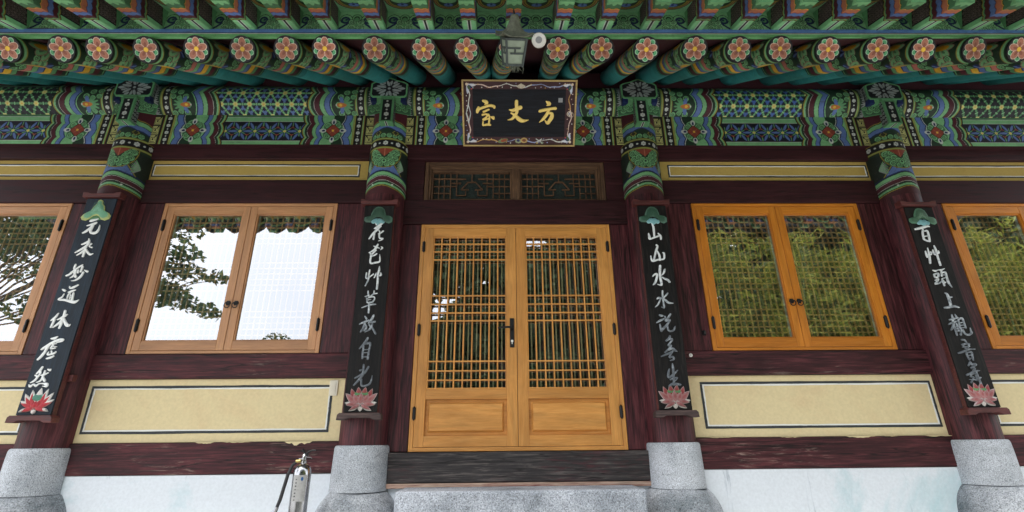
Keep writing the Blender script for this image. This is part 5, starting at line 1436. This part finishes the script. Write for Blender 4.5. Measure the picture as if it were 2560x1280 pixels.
# painted margin: ribbons, fan, scissors, book, gourd and lozenge among dots
mg = Canvas(-pw / 2 + 0.0165, pw / 2 - 0.0165, 0.0165, ph - 0.0165, 0.0028, lin(58, 26, 30))
hu, hv = pw / 2 - 0.058, ph / 2 - 0.054
rs = random.Random(5)
per = []
for t in np.linspace(0, 1, 260, endpoint=False):
    L = 2 * (2 * hu + 2 * hv); s = t * L
    if s < 2 * hu: p = (-hu + s, ph / 2 + hv, (0, 1))
    elif s < 2 * hu + 2 * hv: p = (hu, ph / 2 + hv - (s - 2 * hu), (1, 0))
    elif s < 4 * hu + 2 * hv: p = (hu - (s - 2 * hu - 2 * hv), ph / 2 - hv, (0, -1))
    else: p = (-hu, ph / 2 - hv + (s - 4 * hu - 2 * hv), (-1, 0))
    per.append((s, p))
rc = [lin(222, 196, 184), lin(214, 214, 206), lin(150, 160, 196), lin(190, 150, 90)]
for k in range(len(per)):
    s, p = per[k]; s2, p2 = per[(k + 1) % len(per)]
    o1 = 0.013 * math.sin(s * 21) + 0.004 * math.sin(s * 55); o2 = 0.013 * math.sin(s2 * 21) + 0.004 * math.sin(s2 * 55)
    mg.seg(p[0] + p[2][0] * o1, p[1] + p[2][1] * o1, p2[0] + p2[2][0] * o2, p2[1] + p2[2][1] * o2, 0.0022 + 0.0028 * abs(math.sin(s * 9)), rc[int(s * 3.3) % 4])
    if k % 4 == 0:
        q = rs.uniform(0.012, 0.022) * rs.choice((-1, 1))
        mg.disc(p[0] + p[2][0] * q + rs.uniform(-.006, .006), p[1] + p[2][1] * q, 0.0052, rs.choice(rc)); 
        if k % 8 == 0: mg.disc(p[0] + p[2][0] * q, p[1] + p[2][1] * q, 0.0025, lin(70, 34, 36))
for sx in (-1, 1):
    for sy in (-1, 1):
        cx, cy = sx * hu, ph / 2 + sy * hv
        mg.petal(cx + sx * .012, cy, cx - sx * 0.075, cy + sy * 0.004, 0.014, lin(210, 214, 222)); mg.petal(cx, cy + sy * .012, cx + sx * 0.004, cy - sy * 0.075, 0.014, lin(196, 204, 220))
        mg.petal(cx, cy, cx - sx * 0.045, cy - sy * 0.03, 0.014, NV); mg.petal(cx, cy, cx - sx * 0.02, cy - sy * 0.045, 0.012, lin(70, 92, 60)); mg.disc(cx + sx * 0.012, cy + sy * 0.012, 0.012, lin(224, 206, 178))
        mg.disc(cx - sx * 0.035, cy - sy * 0.03, 0.006, lin(190, 70, 50))
tv, bv_ = ph / 2 + hv, ph / 2 - hv
for k in range(-6, 7):      # fan at the top
    a = -math.pi / 2 + k * 0.15
    mg.seg(0.015, tv + 0.018, 0.015 + 0.046 * math.sin(k * 0.17), tv + 0.018 - 0.042 * math.cos(k * 0.17) , 0.0034, lin(214, 206, 186) if k % 2 else lin(170, 160, 140))
mg.ell(-0.16, bv_, 0.05, 0.020, 0.25, lin(110, 124, 84)); mg.ell(-0.15, bv_ + 0.003, 0.032, 0.014, 0.25, lin(146, 72, 44))
mg.disc(-0.005, bv_ - 0.002, 0.034, lin(140, 150, 120), 0.022); mg.disc(-0.008, bv_ + .002, 0.016, NV, 0.012); mg.disc(0.05, bv_ + 0.004, 0.034, lin(176, 148, 90), 0.026); mg.disc(0.05, bv_ + 0.004, 0.020, lin(120, 70, 40), 0.014)
mg.seg(0.17, bv_ + 0.018, 0.225, bv_ - 0.016, 0.004, lin(200, 206, 200)); mg.seg(0.225, bv_ + 0.02, 0.18, bv_ - 0.016, 0.004, lin(200, 206, 200)); mg.ring(0.178, bv_ - 0.02, 0.006, 0.011, lin(190, 170, 110)); mg.ring(0.23, bv_ - 0.02, 0.006, 0.011, lin(170, 190, 160))
cm = ph / 2
mg.pline([(-hu, cm + 0.09), (-hu + 0.022, cm), (-hu, cm - 0.09), (-hu - 0.022, cm), (-hu, cm + 0.09)], 0.0035, lin(196, 206, 206))
mg.ring(hu - 0.004, cm, 0.019, 0.026, lin(206, 190, 170)); mg.pline([(hu - .004, cm + 0.016), (hu + 0.008, cm), (hu - .004, cm - 0.016), (hu - 0.016, cm), (hu - .004, cm + 0.016)], 0.003, lin(210, 214, 220)); mg.disc(hu - 0.004, cm, 0.007, NV)
mg.ring(hu + 0.014, cm - 0.01, 0.020, 0.024, lin(200, 190, 176))
mg.mesh('painted_margin', lambda U, V: tuple(np.asarray(c) for c in (pxc + U, org.y + ev.y * V + en.y * 0.0032, org.z + ev.z * V + en.z * 0.0032)), M['paint_clean'], plq)
for ch in PLAQUE_GLYPHS.split('/'):
    mb = MB(); strokes(mb, ch, lambda u, z, h: pf(u, z * ph / 0.62, 0.0081 + h), 0.009, wscale=1.0)
    mb.build('gilt_character', M['gold'], plq, smooth=60)
mb = MB(); mb.prism([(0.378, 0.420), (0.419, 0.420), (0.419, 0.461), (0.378, 0.461)][::-1], pf, 0.0082, 0.011)
for k in range(4):
    mb.prism([(0.383 + k * 0.009, 0.425), (0.387 + k * 0.009, 0.425), (0.387 + k * 0.009, 0.456), (0.383 + k * 0.009, 0.456)][::-1], pf, 0.0111, 0.0125)
mb.build('seal_mark', M['grey_plastic'], plq)
mb = MB(); mb.tube([(-0.35, -0.50, 4.70), (-0.35, -0.12, 4.86)], 0.006, 8); mb.tube([(0.42, -0.50, 4.70), (0.42, -0.12, 4.86)], 0.006, 8)
mb.build('tie_wire', M['iron'], plq)

# ------------------------------------------------------------------ lantern under the eaves, leaning out along the rafters
LC = Vector((-0.052, -1.68, 4.030))
lan = thing('hanging_lantern', tuple(LC), 'grey tin lantern with milky panels and a flared scalloped cap under the eaves', 'lantern')
LM = Matrix.Translation(LC) @ Matrix.Rotation(R(47), 4, 'X') @ Matrix.Rotation(R(2), 4, 'Y') @ Matrix.Rotation(R(14), 4, 'Z')
def lp(u, v_, z): return tuple(LM @ Vector((u, v_, z)))
zt0, zb0 = 0.088, -0.092
wt_, wb_ = 0.072, 0.054
mb = MB()
def post(sx, sy):
    a, b = 0.007, 0.007
    mb.add([lp(sx * wb_ + i * a, sy * wb_ + j * b, zb0 - 0.004) for i, j in ((-1, -1), (1, -1), (1, 1), (-1, 1))] + [lp(sx * wt_ + i * a, sy * wt_ + j * b, zt0) for i, j in ((-1, -1), (1, -1), (1, 1), (-1, 1))],
           [(0, 3, 2, 1), (4, 5, 6, 7), (0, 1, 5, 4), (1, 2, 6, 5), (2, 3, 7, 6), (3, 0, 4, 7)])
for sx in (-1, 1):
    for sy in (-1, 1): post(sx, sy)
for k in range(4):
    a = k * math.pi / 2
    def side(u, off, z):
        t = (z - zb0) / (zt0 - zb0); w_ = wb_ + (wt_ - wb_) * t
        uu, vv = u * w_, -w_ - off
        return lp(uu * math.cos(a) - vv * math.sin(a), uu * math.sin(a) + vv * math.cos(a), z)
    def strip(u0, u1, z0_, z1_, off=0.005):
        q = [side(u0, off, z0_), side(u1, off, z0_), side(u1, off, z1_), side(u0, off, z1_)]
        p = [side(u0, off - 0.008, z0_), side(u1, off - 0.008, z0_), side(u1, off - 0.008, z1_), side(u0, off - 0.008, z1_)]
        mb.add(q + p, [(0, 1, 2, 3), (7, 6, 5, 4), (0, 4, 5, 1), (1, 5, 6, 2), (2, 6, 7, 3), (3, 7, 4, 0)])
    strip(-0.92, 0.92, zb0, zb0 + 0.016); strip(-0.92, 0.92, zt0 - 0.016, zt0)
    strip(-0.90, 0.50, 0.018, 0.030); strip(-0.60, 0.90, -0.016, -0.004); strip(-0.16, 0.00, -0.003, 0.017)
mb.build('lantern_frame', M['lantern_frame'], lan, bevel=0.001)
mb = MB()
q = [lp(sx * (wb_ - 0.003), sy * (wb_ - 0.003), zb0 + 0.002) for sx, sy in ((-1, -1), (1, -1), (1, 1), (-1, 1))] + [lp(sx * (wt_ - 0.003), sy * (wt_ - 0.003), zt0 - 0.002) for sx, sy in ((-1, -1), (1, -1), (1, 1), (-1, 1))]
mb.add(q, [(0, 1, 5, 4), (1, 2, 6, 5), (2, 3, 7, 6), (3, 0, 4, 7), (0, 3, 2, 1)])
mb.build('milky_panels', M['lantern_glass'], lan)
mb = MB(); v = []; f = []
rings = [(0.080, 0.092), (0.118, 0.094), (0.119, 0.101), (0.095, 0.110), (0.072, 0.124), (0.054, 0.145), (0.042, 0.170), (0.034, 0.195), (0.029, 0.215), (0.020, 0.230), (0.0, 0.233)]
nn = 48
for r_, z in rings:
    for k in range(nn):
        a = 2 * math.pi * k / nn
        sq = 1 / max(abs(math.cos(a)), abs(math.sin(a)))
        b = 1 + (sq - 1) * min(1, r_ / 0.12) * 0.6
        lift = 0.026 * ((sq - 1) / 0.414) ** 2 * (r_ / 0.12) ** 3
        sc_ = (0.003 * math.cos(k * math.pi) if r_ > 0.115 else 0)
        v.append(lp((r_ * b + sc_) * math.cos(a), (r_ * b + sc_) * math.sin(a), z + lift))
for i_ in range(len(rings) - 1):
    for k in range(nn): f.append((i_ * nn + k, i_ * nn + (k + 1) % nn, (i_ + 1) * nn + (k + 1) % nn, (i_ + 1) * nn + k))
f.append(tuple(range(nn - 1, -1, -1)))
mb.add(v, f); mb.build('flared_cap', M['lantern_metal'], lan, smooth=50)
mb = MB(); mb.tube([lp(0, 0, 0.225), lp(0, 0.03, 0.26), (LC.x, -1.60, 4.37)], 0.004, 8); mb.build('hook_wire', M['iron'], lan)
mb = MB(); rs = random.Random(3)
for k in range(16):
    a, b = rs.uniform(-0.05, 0.05), rs.uniform(-0.055, 0.02)
    mb.tube([lp(a, b, zb0 + 0.01), lp(a + rs.uniform(-.012, .012), b, zb0 - rs.uniform(0.008, 0.02)), lp(a + rs.uniform(-.02, .02), b, zb0 - rs.uniform(0.02, 0.045))], [0.006, 0.004, 0.001], 6)
mb.tube([lp(0.05, -0.05, zb0), lp(0.064, -0.055, zb0 - 0.012), lp(0.058, -0.055, zb0 - 0.05)], [0.003, 0.003, 0.001], 6)
mb.build('ragged_fringe', M['lantern_metal'], lan)

# ------------------------------------------------------------------ white round sensor on the eave batten
mb = MB(); dr = Vector((-0.1, -0.80, -0.60)).normalized()
c0 = Vector((0.143, -1.53, 4.274)); rr = 0.053
ref = dr.cross(Vector((1, 0, 0))).normalized(); bb = dr.cross(ref)
def disc_rings(lst, n=36):
    v = []; f = []
    for r_, t in lst:
        for k in range(n):
            a = 2 * math.pi * k / n; v.append(tuple(c0 + dr * t + (ref * math.cos(a) + bb * math.sin(a)) * r_))
    for i_ in range(len(lst) - 1):
        for k in range(n): f.append((i_ * n + k, i_ * n + (k + 1) % n, (i_ + 1) * n + (k + 1) % n, (i_ + 1) * n + k))
    f.append(tuple(range(n))); f.append(tuple((len(lst) - 1) * n + k for k in range(n)))
    mb.add(v, f)
disc_rings([(rr * 0.9, -0.02), (rr, 0.0), (rr, 0.03), (rr * 0.9, 0.037), (0.0, 0.038)])
sen = mb.build('ceiling_sensor', M['white_plastic'], smooth=40)
tag(sen, 'white round sensor with a grey middle beside the lantern on the eave batten', 'sensor')
mb = MB(); disc_rings([(0.024, 0.030), (0.024, 0.0395), (0.0, 0.0398)]); mb.build('grey_lens', M['grey_plastic'], sen, smooth=40)

# ------------------------------------------------------------------ stone step, switch, buttons, extinguisher
mb = MB(); mb.box(-0.912, 0.915, -0.42, -0.04, ZT - 0.02, 1.178)
o = mb.build('stone_step', M['granite_step'], bevel=0.018, seg=3); tag(o, 'rough grey granite doorstep below the golden double door', 'doorstep')
sw = thing('light_switch', (-1.576, 0.0, 1.953), 'cream three gang light switch at the right end of the left cream panel', 'light switch')
mb = MB(); mb.box(-1.612, -1.540, 0.002, 0.014, 1.889, 2.017); mb.build('switch_plate', M['switch_plastic'], sw, bevel=0.004)
for k in range(3):
    mb = MB(); mb.box(-1.597, -1.557, -0.003, 0.002, 1.905 + 0.033 * k, 1.936 + 0.033 * k); mb.build('rocker', M['switch_plastic'], sw, bevel=0.002)
mb = MB(); mb.tube([(1.684, -0.012, 2.395), (1.684, -0.012, 2.425)], [0.014, 0.014], 14); mb.box(1.668, 1.700, -0.004, 0.006, 2.388, 2.432)
o = mb.build('door_sensor', M['iron'], smooth=40, bevel=0.002); tag(o, 'small black sensor on the post left of the right amber window', 'sensor')
mb = MB(); mb.lathe([(0.0, 0), (0.017, 0.0), (0.017, 0.006), (0.013, 0.010), (0.006, 0.010), (0.0, 0.0085)], 0, 0, 24); mb.xf(lambda a, b, c: (1.529 + a, -0.013 - c, 2.209 + b))
o = mb.build('wall_button', M['white_plastic'], smooth=40); tag(o, 'tiny white round button on the sill beam left of the right amber window', 'button')
mb = MB(); mb.tube([(1.529, -0.0215, 2.209), (1.529, -0.0245, 2.209)], 0.004, 12); mb.build('button_centre', M['iron'], o)

ex, ey = -1.578, -0.45
ext = thing('fire_extinguisher', (ex, ey, ZT), 'polished steel fire extinguisher with a black hose standing against the wall', 'fire extinguisher')
mb = MB(); mb.lathe([(0.054, 0.85), (0.061, 0.86), (0.062, 0.88), (0.062, 1.30), (0.058, 1.335), (0.045, 1.358), (0.026, 1.370), (0.020, 1.374)], ex, ey, 40)
mb.build('cylinder', M['steel'], ext, smooth=50)
mb = MB(); mb.lathe([(0.020, 1.372), (0.020, 1.390), (0.015, 1.394), (0.015, 1.420), (0.019, 1.424), (0.012, 1.438)], ex, ey, 20); mb.tube([(ex, ey, 1.405), (ex - 0.035, ey - 0.01, 1.402)], 0.010, 10)
mb.build('valve', M['steel'], ext, smooth=40)
mb = MB(); mb.tube([(ex - 0.018, ey - 0.012, 1.392), (ex - 0.05, ey - 0.016, 1.388)], 0.013, 12); mb.build('hose_coupling', M['brass'], ext, smooth=40)
mb = MB()
mb.tube([(ex - 0.020, ey, 1.470), (ex - 0.005, ey, 1.450), (ex + 0.012, ey, 1.434), (ex + 0.03, ey, 1.428)], [0.009, 0.008, 0.008, 0.006], 8)
mb.tube([(ex, ey, 1.425), (ex + 0.025, ey - 0.002, 1.450), (ex + 0.052, ey - 0.004, 1.462), (ex + 0.075, ey - 0.004, 1.462)], [0.008, 0.008, 0.007, 0.006], 8)
mb.build('lever', M['iron'], ext, smooth=40)
mb = MB(); mb.tube([(ex + 0.02, ey - 0.012, 1.418), (ex + 0.05, ey - 0.014, 1.416), (ex + 0.062, ey - 0.014, 1.409)], [0.003, 0.0025, 0.002], 6); mb.build('safety_pin', M['steel'], ext)
hp = [(-0.040, -0.016, 1.388), (-0.070, -0.02, 1.365), (-0.092, -0.025, 1.30), (-0.105, -0.03, 1.22), (-0.118, -0.035, 1.14), (-0.132, -0.04, 1.09)]
mb = MB(); mb.tube([(ex + a, ey + b, c) for a, b, c in hp], [0.010, 0.011, 0.012, 0.012, 0.012, 0.011], 12); mb.build('hose', M['rubber'], ext, smooth=50)
mb = MB(); mb.tube([(ex - 0.130, ey - 0.04, 1.095), (ex - 0.138, ey - 0.042, 1.068), (ex - 0.143, ey - 0.043, 1.045)], [0.013, 0.014, 0.012], 12); mb.build('nozzle', M['steel'], ext, smooth=40)
lbl = Canvas(-0.55, 0.95, 0.0, 0.17, 0.003, lin(176, 178, 178))
rs = random.Random(8)
for k in range(7):
    lbl.seg(-0.30 + 0.0 * k, 0.010 + k * 0.022, -0.12, 0.010 + k * 0.022, 0.004, lin(70, 70, 74))
lbl.disc(0.42, 0.145, 0.14, lin(40, 92, 150), 0.013)
lbl.mesh('label_band', lambda U, V: (ex + 0.0626 * np.sin(U), ey - 0.0626 * np.cos(U), 1.13 + V), M['paint_clean'], ext)

# ------------------------------------------------------------------ trees facing the hall (seen mirrored in its windows)
def leaf_cloud(mbx, centers, n, size, asp, rngl, droop=0.0):
    c = np.array(centers); w = c[:, 3] ** 2; w = w / w.sum()
    k = rngl.choice(len(c), n, p=w)
    d = rngl.normal(size=(n, 3)); d /= np.linalg.norm(d, axis=1)[:, None]
    r = rngl.random(n) ** 0.45
    p = c[k, :3] + d * (r * c[k, 3])[:, None] * np.array([1, 1, 0.72])
    a = rngl.normal(size=(n, 3)); a[:, 2] = a[:, 2] * 0.4 - droop; a /= np.linalg.norm(a, axis=1)[:, None]
    b = np.cross(a, rngl.normal(size=(n, 3))); b /= np.linalg.norm(b, axis=1)[:, None]
    s = size * (0.6 + 0.8 * rngl.random(n))[:, None]
    v = np.stack([p - a * s * 0.5, p + b * s * asp * 0.5, p + a * s * 0.5, p - b * s * asp * 0.5], 1).reshape(-1, 3)
    f = [(4 * i, 4 * i + 1, 4 * i + 2, 4 * i + 3) for i in range(n)]
    mbx.add(v.tolist(), f)

def tree(name, label, x, y, z0, h, crown, leafmat, n, size, asp, seed, group=None, trunk_r=0.18):
    rl = np.random.default_rng(seed)
    t = thing(name, (x, y, z0), label, 'tree', group)
    mb = MB()
    mb.tube([(x, y, z0), (x + 0.1, y, z0 + h * 0.4), (x - 0.05, y + 0.1, z0 + h * 0.8)], [trunk_r, trunk_r * 0.75, trunk_r * 0.35], 10)
    big = [c for c in crown if c[3] >= 0.55] or crown
    for cx, cy, cz, r in crown:
        if r >= 0.55 or len(big) == len(crown):
            mb.tube([(x + 0.05, y, z0 + h * (0.35 + 0.3 * rl.random())), ((x + cx) / 2, (y + cy) / 2, (cz + z0 + h * 0.5) / 2 + 0.3), (cx, cy, cz)], [trunk_r * 0.4, trunk_r * 0.22, 0.02], 6)
        else:
            bx, by, bz, br_ = min(big, key=lambda c: (c[0] - cx) ** 2 + (c[2] - cz) ** 2)
            mb.tube([(bx, by, bz), ((bx + cx) / 2, (by + cy) / 2, (bz + cz) / 2 + 0.06), (cx, cy, cz)], [0.022, 0.012, 0.004], 5)
    mb.build('trunk', M['bark'], t, smooth=60)
    mb = MB(); leaf_cloud(mb, crown, n, size, asp, rl)
    mb.build('crown', leafmat, t)
    return t
def blobs(seed, n, x, y, z, sx, sy, sz, r0, r1):
    q = random.Random(seed)
    return [(x + q.uniform(-sx, sx), y + q.uniform(-sy, sy), z + q.uniform(-sz, sz), q.uniform(r0, r1)) for _ in range(n)]
ct = blobs(2, 30, -12.9, -8.2, 7.1, 3.2, 1.6, 1.6, 0.55, 1.0) + [(x_, -8.0, z_, r_) for x_, z_, r_ in ((-8.9, 6.5, 0.5), (-8.5, 6.2, 0.4), (-8.9, 5.9, 0.45), (-8.3, 5.75, 0.35), (-7.75, 5.65, 0.28), (-7.4, 5.6, 0.2),
    (-8.9, 5.2, 0.45), (-8.5, 5.05, 0.4), (-8.1, 4.9, 0.32), (-7.7, 4.75, 0.28), (-7.45, 4.65, 0.2), (-9.4, 5.3, 0.5), (-9.8, 4.9, 0.5), (-11.2, 5.0, 0.6), (-12.2, 4.8, 0.6))]
tree('broadleaf_tree', 'dark broadleaf tree across the court, mirrored at the left of the white window', -16.2, -8.6, 0, 6.5, ct, M['leaf_dark'], 12000, 0.17, 0.55, 1, trunk_r=0.10)
tree('young_tree', 'small dark tree across the court, mirrored low in the white window', -7.7, -13.2, 0, 4.4, blobs(4, 9, -7.6, -13.2, 4.0, 0.7, 0.5, 1.1, 0.3, 0.55), M['leaf_dark'], 2500, 0.13, 0.5, 3, trunk_r=0.09)
cx_ = [(-4.4, 9.2), (-3.0, 8.6), (-1.6, 10.2), (-0.2, 9.6), (1.3, 8.0), (2.5, 9.9), (3.9, 10.4), (5.4, 10.4)]
for k, (x, h) in enumerate(cx_):
    y = -13.6 + 0.7 * math.sin(k * 2.1)
    bl = []
    for j in range(16):
        t = j / 15; rr_ = 1.15 * (1 - t) ** 0.8 + 0.18
        bl.append((x + random.uniform(-1, 1) * rr_ * 0.7, y + random.uniform(-1, 1) * rr_ * 0.6, 0.6 + (h - 0.6) * t, rr_ * 0.75))
    tree('conifer_tree', 'dark conifer in the row across the court that the door glass mirrors', x, y, 0, h, bl, M['leaf_conifer'], 11000, 0.26, 0.36, 20 + k, 'conifers across the court', 0.14)
mb = MB(); mc = MB()
rl = np.random.default_rng(77); q = random.Random(9)
for k in range(170):
    x = q.uniform(5.0, 27.0); y = q.uniform(-15.5, -11.0); h = q.uniform(6.0, 9.3)
    lx_, ly_ = q.uniform(-0.9, 0.9), q.uniform(-0.2, 0.9)
    pts = [(x, y, 0), (x + lx_ * 0.2, y + ly_ * 0.2, h * 0.5), (x + lx_ * 0.6, y + ly_ * 0.6, h * 0.85), (x + lx_, y + ly_, h)]
    mc.tube(pts, [0.035, 0.03, 0.018, 0.005], 6, cap=False)
    cl = []
    for j in range(12):
        t = 0.40 + 0.60 * j / 11
        cl.append((x + lx_ * t ** 2 + q.uniform(-.5, .5), y + ly_ * t ** 2 + q.uniform(-.5, .5), h * t, q.uniform(0.35, 0.65)))
    leaf_cloud(mb, cl, 460, 0.34, 0.20, rl, 0.5)
o = len(mb.v); mb.v += mc.v; mb.c += mc.c; mb.f += [tuple(i + o for i in f) for f in mc.f]; mb.m += [1] * len(mc.f)
bg = mb.build('bamboo_grove', [M['leaf_bamboo'], M['culm']]); tag(bg, 'yellow green bamboo grove across the court, mirrored in the amber windows', 'bamboo', kind='stuff')

# wooded bank behind the grove and the conifers
mb = MB(); rl = np.random.default_rng(5); q = random.Random(12)
cl = []
for k in range(480):
    x = q.uniform(-5.5, 40.0)
    hmax = 17 if x < 0.6 else 12.0 if x < 3.5 else 20
    cl.append((x, q.uniform(-23, -18), max(q.uniform(0.05, 1.0), q.uniform(0.05, 1.0)) * hmax * q.uniform(0.3, 1.0) + 0.4, q.uniform(0.9, 1.6)))
for gx in np.arange(4.5, 40, 1.7):
    for gz in np.arange(2.0, 18, 1.7): cl.append((gx + q.uniform(-.5, .5), -21 + q.uniform(-1, 1), gz + q.uniform(-.5, .5), 1.5))
leaf_cloud(mb, cl, 95000, 0.62, 0.7, rl)
for k in range(60):
    x = q.uniform(-5, 38); mb.tube([(x, -21, 0), (x + q.uniform(-.4, .4), -21, 7)], [0.2, 0.08], 6, cap=False)
fo = mb.build('woodland', M['leaf_conifer']); tag(fo, 'dark wooded bank far behind the bamboo and conifers across the court', 'woodland', kind='stuff')
